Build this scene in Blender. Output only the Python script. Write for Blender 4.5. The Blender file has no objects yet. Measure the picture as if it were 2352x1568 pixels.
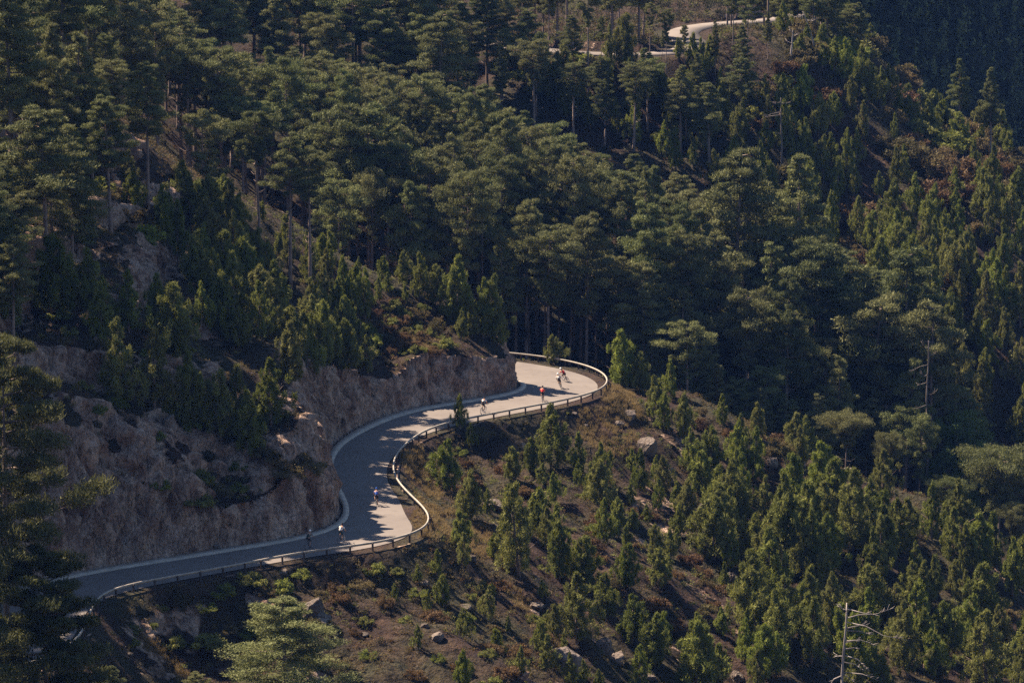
import bpy, bmesh, math, random
import numpy as np
from mathutils import Vector
from mathutils.geometry import tessellate_polygon

# ------------------------------------------------------------------ camera, sky, sun, exposure
scene = bpy.context.scene
COL = scene.collection
R = math.radians
CAM_Z, PITCH, FPX = 76.0, R(10.0), 8368.0          # FPX: focal length in pixels of a 2352 px wide picture
cam_d = bpy.data.cameras.new("camera")
cam_d.sensor_width = 36.0
cam_d.lens = 36.0 * FPX / 2352.0
cam_d.clip_start, cam_d.clip_end = 1.0, 5000.0
cam = bpy.data.objects.new("camera", cam_d)
cam.location = (0, 0, CAM_Z)
cam.rotation_euler = (R(90) - PITCH, 0, 0)
COL.objects.link(cam)
scene.camera = cam

SUN_EL, SUN_BACK = R(47), R(37)                     # the sun stands to the left and a little behind the slope
sun_dir = Vector((-math.cos(SUN_EL) * math.cos(SUN_BACK), math.cos(SUN_EL) * math.sin(SUN_BACK), math.sin(SUN_EL)))
world = bpy.data.worlds.new("World")
scene.world = world
world.use_nodes = True
wn = world.node_tree
sky = wn.nodes.new("ShaderNodeTexSky")
sky.sky_type = 'NISHITA'
sky.sun_disc = False
sky.ozone_density = 3.5
sky.dust_density = 0.3
sky.sun_elevation = SUN_EL
sky.sun_rotation = math.atan2(sun_dir.x, sun_dir.y)
bg = wn.nodes["Background"]
wn.links.new(sky.outputs[0], bg.inputs[0])
bg.inputs[1].default_value = 0.045
sun_l = bpy.data.lights.new("sun", 'SUN')
sun_l.energy = 5.0
sun_l.angle = R(0.5)
sun_l.color = (1.0, 0.84, 0.66)
sun = bpy.data.objects.new("sun", sun_l)
sun.rotation_euler = sun_dir.to_track_quat('Z', 'Y').to_euler()
sun.location = (-200, 300, 400)
COL.objects.link(sun)
scene.view_settings.view_transform = 'Standard'
scene.view_settings.look = 'None'
scene.view_settings.exposure = 1.7
scene.view_settings.gamma = 1.0
scene.render.engine = 'CYCLES'
scene.cycles.max_bounces = 5
scene.cycles.diffuse_bounces = 2
scene.cycles.glossy_bounces = 2
scene.cycles.transmission_bounces = 3
scene.cycles.volume_bounces = 0
scene.cycles.use_denoising = False

# ------------------------------------------------------------------ small helpers
cp, sp = math.cos(PITCH), math.sin(PITCH)

def ray(px, py):
    u, v = (px - 1176.0) / FPX, (784.0 - py) / FPX
    return np.array((u, cp + v * sp, -sp + v * cp))

def at(px, py, Y):
    d = ray(px, py)
    p = d * (Y / d[1])
    return np.array((p[0], p[1], p[2] + CAM_Z))

def on_plane(px, py, z):
    d = ray(px, py)
    t = (z - CAM_Z) / d[2]
    return np.array((d[0] * t, d[1] * t, z))

def proj(x, y, z):
    x, y, z = np.asarray(x, float), np.asarray(y, float), np.asarray(z, float) - CAM_Z
    f = y * cp - z * sp
    return 1176.0 + FPX * x / f, 784.0 - FPX * (y * sp + z * cp) / f, f

def sstep(a, b, x):
    t = np.clip((np.asarray(x, float) - a) / (b - a), 0, 1)
    return t * t * (3 - 2 * t)

def _h(ix, iy, iz, seed):
    n = (ix * 374761393 + iy * 668265263 + iz * 1274126177 + seed * 974634777).astype(np.int64) & 0x7fffffff
    n = ((n ^ (n >> 13)) * 1274126177) & 0x7fffffff
    n = ((n ^ (n >> 16)) * 668265263) & 0x7fffffff
    return ((n ^ (n >> 15)) & 0xffff) / 65535.0

def noise(x, y, z=None, seed=0):
    x, y = np.asarray(x, float), np.asarray(y, float)
    z = np.zeros_like(x) if z is None else np.asarray(z, float)
    ix, iy, iz = np.floor(x).astype(np.int64), np.floor(y).astype(np.int64), np.floor(z).astype(np.int64)
    fx, fy, fz = x - ix, y - iy, z - iz
    fx, fy, fz = fx * fx * (3 - 2 * fx), fy * fy * (3 - 2 * fy), fz * fz * (3 - 2 * fz)
    def L(k):
        a = _h(ix, iy, iz + k, seed) * (1 - fx) + _h(ix + 1, iy, iz + k, seed) * fx
        b = _h(ix, iy + 1, iz + k, seed) * (1 - fx) + _h(ix + 1, iy + 1, iz + k, seed) * fx
        return a * (1 - fy) + b * fy
    return (L(0) * (1 - fz) + L(1) * fz) * 2 - 1

def fbm(x, y, z=None, seed=0, octv=4):
    s, a, t = 0, 1.0, 0
    for k in range(octv):
        s = s + a * noise(x * 2 ** k + 17.3 * k, y * 2 ** k - 9.1 * k, None if z is None else z * 2 ** k + 5.7 * k, seed + k)
        t += a
        a *= 0.5
    return s / t

def link(name, me, mat=None, parent=None):
    o = bpy.data.objects.new(name, me)
    COL.objects.link(o)
    if mat is not None:
        for m in (mat if isinstance(mat, (list, tuple)) else [mat]):
            me.materials.append(m)
    if parent is not None:
        o.parent = parent
    return o

def np_mesh(name, V, F, smooth=False, midx=None):
    """mesh from a vertex array and a face array of one face size"""
    V = np.asarray(V, np.float32); F = np.asarray(F, np.int32)
    me = bpy.data.meshes.new(name)
    k = F.shape[1]
    me.vertices.add(len(V)); me.vertices.foreach_set("co", V.ravel())
    me.loops.add(F.size); me.loops.foreach_set("vertex_index", F.ravel())
    me.polygons.add(len(F))
    me.polygons.foreach_set("loop_start", np.arange(0, F.size, k, dtype=np.int32))
    me.polygons.foreach_set("loop_total", np.full(len(F), k, np.int32))
    if midx is not None:
        me.polygons.foreach_set("material_index", np.asarray(midx, np.int32))
    if smooth:
        me.polygons.foreach_set("use_smooth", np.ones(len(F), bool))
    me.update(calc_edges=True)
    return me

def tube(pts, radii, n=7, cap=True):
    """one tapered tube along points -> (verts, quad faces)"""
    pts = [Vector(p) for p in pts]
    V, F = [], []
    up = Vector((0, 0, 1))
    for i, p in enumerate(pts):
        d = (pts[min(i + 1, len(pts) - 1)] - pts[max(i - 1, 0)]).normalized()
        a = d.cross(up)
        if a.length < 1e-3:
            a = d.cross(Vector((1, 0, 0)))
        a.normalize(); b = d.cross(a)
        for k in range(n):
            t = 2 * math.pi * k / n
            V.append(p + (a * math.cos(t) + b * math.sin(t)) * radii[i])
    for i in range(len(pts) - 1):
        for k in range(n):
            F.append((i * n + k, i * n + (k + 1) % n, (i + 1) * n + (k + 1) % n, (i + 1) * n + k))
    if cap:
        c0, c1 = len(V), len(V) + 1
        V += [pts[0], pts[-1]]
        m = (len(pts) - 1) * n
        for k in range(n):
            F.append((c0, (k + 1) % n, k, c0))
            F.append((c1, m + k, m + (k + 1) % n, c1))
    return [tuple(v) for v in V], [f if f[0] != f[3] else f[:3] for f in F]

class MB:
    """collects tubes and boxes into ONE mesh"""
    def __init__(s): s.V, s.F = [], []
    def add(s, V, F):
        o = len(s.V)
        s.V += [tuple(v) for v in V]; s.F += [tuple(i + o for i in f) for f in F]
    def tube(s, pts, radii, n=7):
        if not isinstance(radii, (list, tuple)): radii = [radii] * len(pts)
        s.add(*tube(pts, radii, n)); return s
    def box(s, c, size, rz=0.0, bevel=0.0):
        bm = bmesh.new()
        bmesh.ops.create_cube(bm, size=1.0)
        bmesh.ops.scale(bm, vec=size, verts=bm.verts)
        if bevel: bmesh.ops.bevel(bm, geom=bm.edges[:], offset=bevel, segments=1, affect='EDGES')
        ca, sa = math.cos(rz), math.sin(rz)
        s.add([(c[0] + v.co.x * ca - v.co.y * sa, c[1] + v.co.x * sa + v.co.y * ca, c[2] + v.co.z) for v in bm.verts],
              [[v.index for v in f.verts] for f in bm.faces])
        bm.free(); return s
    def ball(s, c, r, seg=10):
        bm = bmesh.new()
        bmesh.ops.create_uvsphere(bm, u_segments=seg, v_segments=max(5, seg // 2 + 1), radius=1.0)
        s.add([(c[0] + v.co.x * r[0], c[1] + v.co.y * r[1], c[2] + v.co.z * r[2]) for v in bm.verts],
              [[v.index for v in f.verts] for f in bm.faces])
        bm.free(); return s
    def ring(s, c, Rr, r, n=26, m=6):
        V, F = [], []
        for i in range(n):
            a = 2 * math.pi * i / n
            for j in range(m):
                b = 2 * math.pi * j / m
                q = Rr + r * math.cos(b)
                V.append((c[0] + q * math.cos(a), c[1] + r * math.sin(b), c[2] + q * math.sin(a)))
        for i in range(n):
            for j in range(m):
                F.append((i * m + j, ((i + 1) % n) * m + j, ((i + 1) % n) * m + (j + 1) % m, i * m + (j + 1) % m))
        s.add(V, F); return s
    def mesh(s, name, smooth=False):
        me = bpy.data.meshes.new(name)
        me.from_pydata(s.V, [], s.F)
        if smooth: me.polygons.foreach_set("use_smooth", np.ones(len(me.polygons), bool))
        me.update(); return me

def tag(o, label, cat, group=None):
    o["label"] = label; o["category"] = cat
    if group: o["group"] = group
    return o

def structure(o): o["kind"] = "structure"; return o
def stuff(o, label=None, cat=None):
    o["kind"] = "stuff"
    if label: o["label"] = label
    if cat: o["category"] = cat
    return o

def empty(name, loc, rz=0.0, sc=(1, 1, 1)):
    o = bpy.data.objects.new(name, None)
    o.empty_display_size = 0.5
    o.location = loc; o.rotation_euler = (0, 0, rz); o.scale = sc
    COL.objects.link(o); return o

# ------------------------------------------------------------------ materials
class NT:
    def __init__(s, name):
        s.m = bpy.data.materials.new(name); s.m.use_nodes = True
        s.t = s.m.node_tree; s.n = s.t.nodes; s.b = s.n["Principled BSDF"]; s.out = s.n["Material Output"]
        s.b.inputs["Specular IOR Level"].default_value = 0.15
    def node(s, typ, **kw):
        x = s.n.new(typ)
        for k, v in kw.items():
            if k.startswith("i_"):
                key = k[2:]
                x.inputs[int(key) if key.isdigit() else key.replace("_", " ")].default_value = v
            else: setattr(x, k, v)
        return x
    def l(s, a, b): s.t.links.new(a, b)
    def coord(s, which="Object", scale=(1, 1, 1)):
        tc = s.node("ShaderNodeTexCoord"); mp = s.node("ShaderNodeMapping")
        mp.inputs["Scale"].default_value = scale
        s.l(tc.outputs[which], mp.inputs[0]); return mp.outputs[0]
    def noise(s, vec, scale, detail=4, rough=0.55, out=0):
        x = s.node("ShaderNodeTexNoise"); x.inputs["Scale"].default_value = scale
        x.inputs["Detail"].default_value = detail; x.inputs["Roughness"].default_value = rough
        s.l(vec, x.inputs["Vector"]); return x.outputs[out]
    def ramp(s, fac, stops):
        x = s.node("ShaderNodeValToRGB"); e = x.color_ramp.elements
        while len(e) < len(stops): e.new(0.5)
        for k, (p, c) in enumerate(stops): e[k].position = p; e[k].color = (*c, 1) if len(c) == 3 else c
        s.l(fac, x.inputs[0]); return x.outputs[0]
    def mix(s, fac, a, b, mode='MIX'):
        x = s.node("ShaderNodeMix"); x.data_type = 'RGBA'; x.blend_type = mode
        for sock, v in ((x.inputs[0], fac), (x.inputs[6], a), (x.inputs[7], b)):
            if isinstance(v, (int, float)): sock.default_value = v
            elif isinstance(v, tuple): sock.default_value = (*v, 1)
            else: s.l(v, sock)
        return x.outputs[2]
    def math(s, op, a, b=None, clamp=False):
        x = s.node("ShaderNodeMath"); x.operation = op; x.use_clamp = clamp
        for k, v in enumerate((a, b)):
            if v is None: continue
            if isinstance(v, (int, float)): x.inputs[k].default_value = v
            else: s.l(v, x.inputs[k])
        return x.outputs[0]
    def bump(s, h, strength=0.5, dist=0.2):
        x = s.node("ShaderNodeBump"); x.inputs["Strength"].default_value = strength
        x.inputs["Distance"].default_value = dist
        s.l(h, x.inputs["Height"]); s.l(x.outputs[0], s.b.inputs["Normal"])
    def done(s, col=None, rough=0.9):
        if col is not None:
            if isinstance(col, tuple): s.b.inputs["Base Color"].default_value = (*col, 1)
            else: s.l(col, s.b.inputs["Base Color"])
        s.b.inputs["Roughness"].default_value = rough
        return s.m

def plain(name, col, rough=0.7, var=0.25, scale=6.0):
    t = NT(name)
    f = t.noise(t.coord(), scale, 3)
    c = t.ramp(f, [(0.3, tuple(v * (1 - var) for v in col)), (0.7, tuple(min(1, v * (1 + var)) for v in col))])
    return t.done(c, rough)

def foliage(name, cols, trans=0.3, var=0.5, wash=(0.14, 0.13, 0.05)):
    """leaf material: clump and tree to tree variation, some light through the needles"""
    t = NT(name)
    vec = t.coord()
    n1 = t.noise(vec, 0.9, 3)
    oi = t.node("ShaderNodeObjectInfo")
    c = t.ramp(n1, [(0.3, cols[0]), (0.55, cols[1]), (0.75, cols[2])])
    rr = t.ramp(oi.outputs["Random"], [(0.0, (1 - var,) * 3), (1.0, (1 + var * 0.6,) * 3)])
    c = t.mix(1.0, c, rr, 'MULTIPLY')
    f2 = t.math('MULTIPLY', t.math('FRACT', t.math('MULTIPLY', oi.outputs["Random"], 7.31)), 0.55)
    c = t.mix(f2, c, wash)
    t.done(c, 0.75)
    tr = t.node("ShaderNodeBsdfTranslucent"); t.l(c, tr.inputs[0])
    ms = t.node("ShaderNodeMixShader"); ms.inputs[0].default_value = trans
    t.l(t.b.outputs[0], ms.inputs[1]); t.l(tr.outputs[0], ms.inputs[2]); t.l(ms.outputs[0], t.out.inputs[0])
    return t.m

def earth_material():
    t = NT("hill_earth")
    vec = t.coord("Object")
    geo = t.node("ShaderNodeNewGeometry")
    sx = t.node("ShaderNodeSeparateXYZ"); t.l(geo.outputs["Normal"], sx.inputs[0])
    big = t.noise(vec, 0.09, 5, 0.6); mid = t.noise(vec, 0.45, 5, 0.65); fine = t.noise(vec, 2.6, 4, 0.7)
    soil = t.ramp(mid, [(0.30, (0.018, 0.010, 0.008)), (0.45, (0.036, 0.021, 0.015)), (0.62, (0.064, 0.037, 0.025)), (0.80, (0.13, 0.080, 0.044))])
    scrub = t.ramp(fine, [(0.35, (0.018, 0.022, 0.012)), (0.65, (0.065, 0.060, 0.026))])
    soil = t.mix(t.ramp(big, [(0.42, (0, 0, 0)), (0.60, (0.75,) * 3)]), soil, scrub)
    soil = t.mix(0.45, soil, t.ramp(fine, [(0.3, (0.35,) * 3), (0.75, (1.5,) * 3)]), 'MULTIPLY')
    # rock: fractured, upright joints, rusty stains
    v2 = t.coord("Object", (1, 1, 0.55))
    dist = t.node("ShaderNodeMix"); dist.data_type = 'RGBA'; dist.blend_type = 'LINEAR_LIGHT'; dist.inputs[0].default_value = 0.5
    nz = t.noise(v2, 0.8, 4, 0.6, 1); t.l(v2, dist.inputs[6]); t.l(nz, dist.inputs[7])
    vo = t.node("ShaderNodeTexVoronoi", feature='DISTANCE_TO_EDGE'); vo.inputs["Scale"].default_value = 0.75; t.l(dist.outputs[2], vo.inputs["Vector"])
    vc = t.node("ShaderNodeTexVoronoi"); vc.inputs["Scale"].default_value = 1.1; t.l(dist.outputs[2], vc.inputs["Vector"])
    rk = t.noise(v2, 0.5, 6, 0.7)
    v3 = t.coord("Object", (1, 1, 0.28))
    jn = t.noise(v3, 0.9, 5, 0.62); jn2 = t.noise(v2, 1.7, 4, 0.6)
    rock = t.ramp(rk, [(0.25, (0.12, 0.058, 0.038)), (0.40, (0.32, 0.185, 0.125)), (0.56, (0.55, 0.385, 0.285)), (0.74, (0.46, 0.370, 0.310))])
    rock = t.mix(0.30, rock, t.ramp(vc.outputs["Color"], [(0.1, (0.55,) * 3), (0.9, (1.3,) * 3)]), 'MULTIPLY')
    jl = t.ramp(t.math('ABSOLUTE', t.math('SUBTRACT', jn, 0.5)), [(0.0, (0.22,) * 3), (0.028, (1,) * 3)])
    jl2 = t.ramp(t.math('ABSOLUTE', t.math('SUBTRACT', jn2, 0.5)), [(0.0, (0.4,) * 3), (0.03, (1,) * 3)])
    rock = t.mix(0.85, rock, jl, 'MULTIPLY')
    rock = t.mix(0.7, rock, jl2, 'MULTIPLY')
    rock = t.mix(0.65, rock, t.ramp(fine, [(0.3, (0.42,) * 3), (0.7, (1.3,) * 3)]), 'MULTIPLY')
    at_ = t.node("ShaderNodeAttribute"); at_.attribute_name = "rock"
    f = t.math('ADD', at_.outputs["Fac"], t.math('MULTIPLY', t.math('SUBTRACT', mid, 0.5), 1.1))
    f = t.ramp(f, [(0.42, (0, 0, 0)), (0.58, (1, 1, 1))])
    col = t.mix(f, soil, rock)
    t.bump(t.math('ADD', t.math('MULTIPLY', fine, 0.6), t.math('ADD', t.math('MULTIPLY', rk, 1.2), t.math('MULTIPLY', jn, 1.0))), 1.0, 0.7)
    return t.done(col, 0.95)

def asphalt_material():
    t = NT("worn_asphalt")
    vec = t.coord("Object")
    a = t.noise(vec, 0.25, 4, 0.6); b = t.noise(vec, 9.0, 3, 0.7)
    c = t.ramp(a, [(0.3, (0.145, 0.122, 0.108)), (0.7, (0.182, 0.155, 0.136))])
    c = t.mix(0.35, c, t.ramp(b, [(0.3, (0.8,) * 3), (0.7, (1.18,) * 3)]), 'MULTIPLY')
    p1 = t.noise(vec, 0.7, 5, 0.75)
    c = t.mix(0.55, c, t.ramp(p1, [(0.40, (0.80,) * 3), (0.47, (1.0,) * 3), (0.60, (1.0,) * 3), (0.68, (1.12,) * 3)]), 'MULTIPLY')
    t.bump(b, 0.2, 0.02)
    return t.done(c, 0.85)

M = {}
M["earth"] = earth_material()
M["asphalt"] = asphalt_material()
M["concrete"] = plain("kerb_concrete", (0.42, 0.36, 0.29), 0.85, 0.2, 1.2)
M["rail"] = plain("weathered_rail_wood", (0.36, 0.315, 0.26), 0.6, 0.2, 1.5)
M["post"] = plain("rail_post_wood", (0.075, 0.055, 0.045), 0.8, 0.3, 3)
def stone_material():
    t = NT("boulder_granite")
    vec = t.coord("Object"); geo = t.coord("Generated")
    oi = t.node("ShaderNodeObjectInfo")
    a = t.noise(vec, 1.6, 6, 0.7); b = t.noise(vec, 6.0, 5, 0.7)
    c = t.ramp(a, [(0.28, (0.085, 0.060, 0.045)), (0.45, (0.17, 0.13, 0.105)), (0.6, (0.26, 0.215, 0.18)), (0.75, (0.31, 0.28, 0.26))])
    c = t.mix(0.7, c, t.ramp(b, [(0.32, (0.45,) * 3), (0.7, (1.3,) * 3)]), 'MULTIPLY')
    c = t.mix(1.0, c, t.ramp(oi.outputs["Random"], [(0.0, (0.6,) * 3), (1.0, (1.25,) * 3)]), 'MULTIPLY')
    t.bump(t.math('ADD', a, t.math('MULTIPLY', b, 0.5)), 1.0, 0.35)
    return t.done(c, 0.95)
M["stone"] = stone_material()
M["bark"] = plain("pine_bark", (0.22, 0.165, 0.14), 0.95, 0.4, 0.8)
M["grey_wood"] = plain("grey_dead_bark", (0.17, 0.14, 0.125), 0.9, 0.4, 1.2)
M["dead"] = plain("bleached_dead_wood", (0.34, 0.29, 0.26), 0.8, 0.3, 1.5)
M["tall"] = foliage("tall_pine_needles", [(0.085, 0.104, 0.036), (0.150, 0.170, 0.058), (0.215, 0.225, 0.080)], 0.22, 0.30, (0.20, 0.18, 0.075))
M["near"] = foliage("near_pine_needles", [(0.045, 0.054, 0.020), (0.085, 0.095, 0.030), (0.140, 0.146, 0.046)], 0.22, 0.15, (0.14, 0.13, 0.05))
M["young"] = foliage("young_pine_needles", [(0.080, 0.110, 0.018), (0.185, 0.215, 0.034), (0.285, 0.290, 0.052)], 0.28, 0.35, (0.20, 0.17, 0.07))
M["olive"] = foliage("olive_shrub_leaves", [(0.060, 0.055, 0.024), (0.115, 0.100, 0.040), (0.180, 0.145, 0.060)], 0.3, 0.5, (0.19, 0.13, 0.06))
M["rust"] = foliage("rusty_shrub_leaves", [(0.070, 0.036, 0.018), (0.130, 0.070, 0.032), (0.190, 0.110, 0.050)], 0.25, 0.4, (0.16, 0.11, 0.05))
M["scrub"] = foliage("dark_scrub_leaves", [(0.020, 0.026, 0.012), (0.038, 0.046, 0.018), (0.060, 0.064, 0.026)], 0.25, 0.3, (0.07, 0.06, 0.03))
M["leafy"] = foliage("broad_leaves", [(0.060, 0.100, 0.026), (0.120, 0.175, 0.040), (0.165, 0.220, 0.052)], 0.4, 0.2, (0.15, 0.18, 0.05))
M["straw"] = foliage("dry_grass_blades", [(0.18, 0.12, 0.055), (0.28, 0.20, 0.09), (0.36, 0.27, 0.13)], 0.35, 0.3, (0.30, 0.22, 0.11))
# ------------------------------------------------------------------ the road lines, read as points on the level of the road
def zoomed(pts):                                    # enlargement the lines were read from -> 2352 px picture
    return [(631.6 + x * .3662, 775.2 + y * .3662) for x, y in pts]

gut_out = [(-330, 1475), (-150, 1440), (-60, 1390), (10, 1356), (80, 1337), (167, 1318), (233, 1306), (367, 1285), (500, 1264), (600, 1248)] + zoomed(
    [(0, 1283), (100, 1262), (200, 1242), (300, 1215), (370, 1190), (410, 1160), (430, 1120), (437, 1080), (425, 1040), (395, 990), (360, 940),
     (335, 890), (322, 840), (322, 780), (335, 740), (365, 690), (410, 645), (470, 605), (540, 565), (620, 528), (720, 488), (830, 455), (950, 430),
     (1100, 410), (1200, 395), (1320, 375), (1420, 362), (1480, 350), (1530, 335), (1560, 315), (1568, 300), (1558, 285), (1535, 268), (1490, 254)])
gut_in = [(-330, 1487), (-150, 1452), (-60, 1401), (10, 1366), (80, 1346), (167, 1326), (233, 1313), (367, 1292), (500, 1271), (600, 1254)] + zoomed(
    [(0, 1298), (100, 1281), (200, 1260), (300, 1233), (390, 1203), (440, 1177), (465, 1140), (472, 1090), (462, 1040), (435, 985), (405, 930),
     (378, 880), (362, 830), (362, 780), (380, 735), (410, 690), (450, 655), (500, 620), (570, 585), (650, 545), (740, 508), (850, 473), (960, 446),
     (1100, 425), (1220, 405), (1330, 389), (1430, 376), (1500, 360), (1560, 338), (1598, 312), (1604, 297), (1590, 280), (1550, 265), (1490, 249)])
rail_top = [(-120, 1572), (43, 1530), (150, 1490), (187, 1455), (205, 1410), (215, 1378), (237, 1352), (300, 1337), (367, 1326), (433, 1314), (500, 1302), (567, 1290), (620, 1280)] + zoomed(
    [(100, 1345), (200, 1330), (290, 1325), (380, 1313), (470, 1300), (570, 1288), (650, 1275), (740, 1262), (810, 1242), (870, 1225), (920, 1203),
     (960, 1176), (980, 1152), (970, 1115), (955, 1080), (925, 1045), (880, 1010), (840, 970), (800, 930), (770, 895), (750, 860), (738, 820),
     (740, 775), (755, 730), (790, 685), (840, 640), (890, 605), (940, 572), (1000, 548), (1060, 532), (1120, 517), (1200, 500), (1290, 485),
     (1400, 462), (1500, 441), (1600, 425), (1700, 408), (1800, 388), (1900, 365), (1980, 345), (2050, 320), (2083, 295), (2093, 265), (2085, 237),
     (2050, 207), (1990, 179), (1900, 152), (1800, 132), (1700, 115), (1600, 103), (1500, 92), (1430, 85)])

RAIL_H = 0.78

def smooth_line(P, step=0.6, passes=2):
    P = np.asarray(P, float)
    d = np.r_[0, np.cumsum(np.hypot(*np.diff(P, axis=0).T))]
    s = np.arange(0, d[-1], step)
    Q = np.c_[np.interp(s, d, P[:, 0]), np.interp(s, d, P[:, 1])]
    for _ in range(passes):
        K = 5
        W = np.pad(Q, ((K, K), (0, 0)), mode='edge')
        Q2 = sum(W[k:k + len(Q)] for k in range(2 * K + 1)) / (2 * K + 1)
        Q2[:2], Q2[-2:] = Q[:2], Q[-2:]
        Q = Q2
    return Q

GO = smooth_line([on_plane(x, y, 0)[:2] for x, y in gut_out] + [(-6, 409), (-18, 420), (-45, 447)])
GI = smooth_line([on_plane(x, y, 0)[:2] for x, y in gut_in] + [(-6, 410.1), (-18, 421), (-45, 448)])
RL = smooth_line([on_plane(x, y, RAIL_H)[:2] for x, y in rail_top] + [(-12, 424), (-24, 434), (-42, 456)])

def offset(P, w):                                   # to the left of the direction of travel for positive w
    T = np.gradient(P, axis=0); T /= np.linalg.norm(T, axis=1)[:, None] + 1e-9
    return P + np.c_[-T[:, 1], T[:, 0]] * w

AS = offset(RL, 0.75)                               # edge of the asphalt: a strip of verge lies between it and the rail
# the verge is wide inside the bend of the S
def widen(P):
    Q = P.copy()
    for (cx, cy, r, w) in ((*on_plane(978, 1185, 0)[:2], 7.0, 1.1), (*on_plane(1310, 838, 0)[:2], 12, 0.7)):
        d = np.hypot(P[:, 0] - cx, P[:, 1] - cy)
        Q += (offset(P, 1.0) - P) * (w * np.exp(-(d / r) ** 2 * 2))[:, None]
    return Q
AS = smooth_line(widen(AS), 0.6, 2)
CORR = np.r_[GO, RL[::-1]]                          # the level shelf the road runs on

UPZ = 25.0                                          # the road where it comes back, higher on the far slope
up_c = np.array([on_plane(x, y, UPZ)[:2] for x, y in
                 [(820, 40), (920, 52), (985, 66), (1060, 86), (1150, 104), (1305, 122), (1400, 126), (1500, 126), (1560, 122), (1590, 113), (1592, 100), (1575, 88), (1560, 76), (1580, 66), (1640, 54), (1720, 51), (1800, 45), (1850, 30)]])
UC = smooth_line(up_c, 1.0, 2)
UCORR = np.r_[offset(UC, 4.0), offset(UC, -4.0)[::-1]]

def inside(P, x, y):
    c = np.zeros(x.shape, bool)
    x0, y0 = P[:, 0], P[:, 1]; x1, y1 = np.roll(x0, -1), np.roll(y0, -1)
    for a, b, e, f in zip(x0, y0, x1, y1):
        if b == f: continue
        m = (b > y) != (f > y)
        c ^= m & (x < (e - a) * (y - b) / (f - b) + a)
    return c

def dist_line(P, x, y, closed=False):
    best = np.full(x.shape, 1e9)
    Q = np.r_[P, P[:1]] if closed else P
    for (a, b), (e, f) in zip(Q[:-1], Q[1:]):
        vx, vy = e - a, f - b; L = vx * vx + vy * vy + 1e-12
        t = np.clip(((x - a) * vx + (y - b) * vy) / L, 0, 1)
        best = np.minimum(best, (x - a - t * vx) ** 2 + (y - b - t * vy) ** 2)
    return np.sqrt(best)

# ------------------------------------------------------------------ the land: control points -> smooth surface -> road shelf cut into it
ctl = []
def c(*pts):
    for px, py, D in pts: ctl.append(at(px, py, D))
def w(*pts):
    for p in pts: ctl.append(np.array(p, float))
# spur above the road
c((1150, 772, 404), (1060, 745, 404), (1060, 790, 398), (960, 812, 394), (860, 845, 389), (1100, 738, 406), (1000, 692, 407), (900, 640, 409), (800, 600, 412), (700, 540, 415),
  (600, 480, 418), (500, 430, 415), (400, 370, 410), (300, 300, 405), (200, 220, 400), (100, 150, 395), (0, 80, 390), (-150, -30, 385),
  (850, 790, 394), (850, 700, 401), (750, 720, 392), (740, 900, 364), (700, 620, 400), (650, 800, 368), (600, 700, 380), (500, 600, 390), (690, 960, 335), (620, 960, 337), (700, 820, 357),
  (550, 960, 336), (480, 1010, 331), (400, 1040, 325), (500, 800, 352), (400, 800, 340), (300, 640, 356), (300, 500, 376), (200, 1040, 317), (200, 800, 330), (100, 600, 345), (100, 400, 365),
  (0, 1000, 311), (0, 800, 322), (0, 600, 340), (0, 300, 370), (-120, 950, 308), (-150, 600, 335), (-150, 300, 360))
# behind the crest
for px, py, D in ((1100, 832, 450), (900, 775, 452), (700, 690, 450), (500, 560, 448), (300, 420, 442), (100, 260, 436), (-100, 100, 430)): c((px, py, D))
# outer slope below the road
c((1450, 905, 405), (1600, 925, 410), (1750, 988, 412), (1900, 1062, 412), (2000, 1112, 412), (2150, 1182, 412), (2352, 1290, 412), (2500, 1380, 412),
  (1450, 1050, 385), (1500, 1000, 392), (1540, 1080, 388), (1560, 1150, 378), (1600, 1300, 362), (1800, 1200, 385), (1800, 1400, 360), (2000, 1300, 378), (2200, 1400, 375), (2352, 1500, 370), (2000, 1560, 345),
  (1800, 1560, 338), (1600, 1500, 338), (1500, 1300, 350), (1200, 1050, 378), (1300, 1100, 373), (1200, 1200, 356), (1300, 1300, 345), (1450, 1200, 364),
  (1050, 1210, 344), (1150, 1320, 333), (1250, 1430, 325), (1320, 1500, 321), (1000, 1350, 321), (1000, 1500, 308), (1200, 1560, 309), (700, 1400, 311), (700, 1500, 302),
  (400, 1420, 306), (400, 1540, 295), (250, 1540, 289), (1400, 1560, 322), (1420, 1480, 332))
w((0, 280, -24), (-40, 255, -20), (40, 300, -33), (0, 240, -36), (80, 330, -38), (-90, 235, -8), (60, 250, -40), (-60, 200, -25), (40, 180, -30), (110, 420, -40), (120, 360, -48))
# valley and the slope that faces the camera
for px, D, z in ((1300, 450, -6), (1500, 452, -10), (1700, 455, -16), (2000, 452, -25), (2352, 450, -35), (2000, 432, -24), (2352, 432, -36), (1500, 430, -10), (1750, 432, -16)):
    w(((px - 1176) / FPX * D * 1.02, D, z))
c((1300, 450, 490), (1000, 400, 495), (700, 400, 490), (400, 300, 482), (100, 100, 472), (1400, 240, 520), (1100, 200, 524), (1600, 240, 522), (800, 150, 528), (500, 60, 530),
  (1305, 128, 528), (1600, 138, 528), (1450, 130, 529), (1700, 300, 515), (1800, 200, 525), (1830, 72, 545), (1740, 110, 531), (1950, 150, 545), (2100, 318, 548), (2200, 318, 553), (2352, 372, 557), (2500, 430, 558),
  (1900, 450, 508), (1900, 700, 480), (2100, 600, 497), (2300, 800, 478), (2200, 1000, 464), (1600, 700, 477), (1500, 830, 463), (2352, 600, 505), (1300, 700, 468), (1000, 640, 470))
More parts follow.
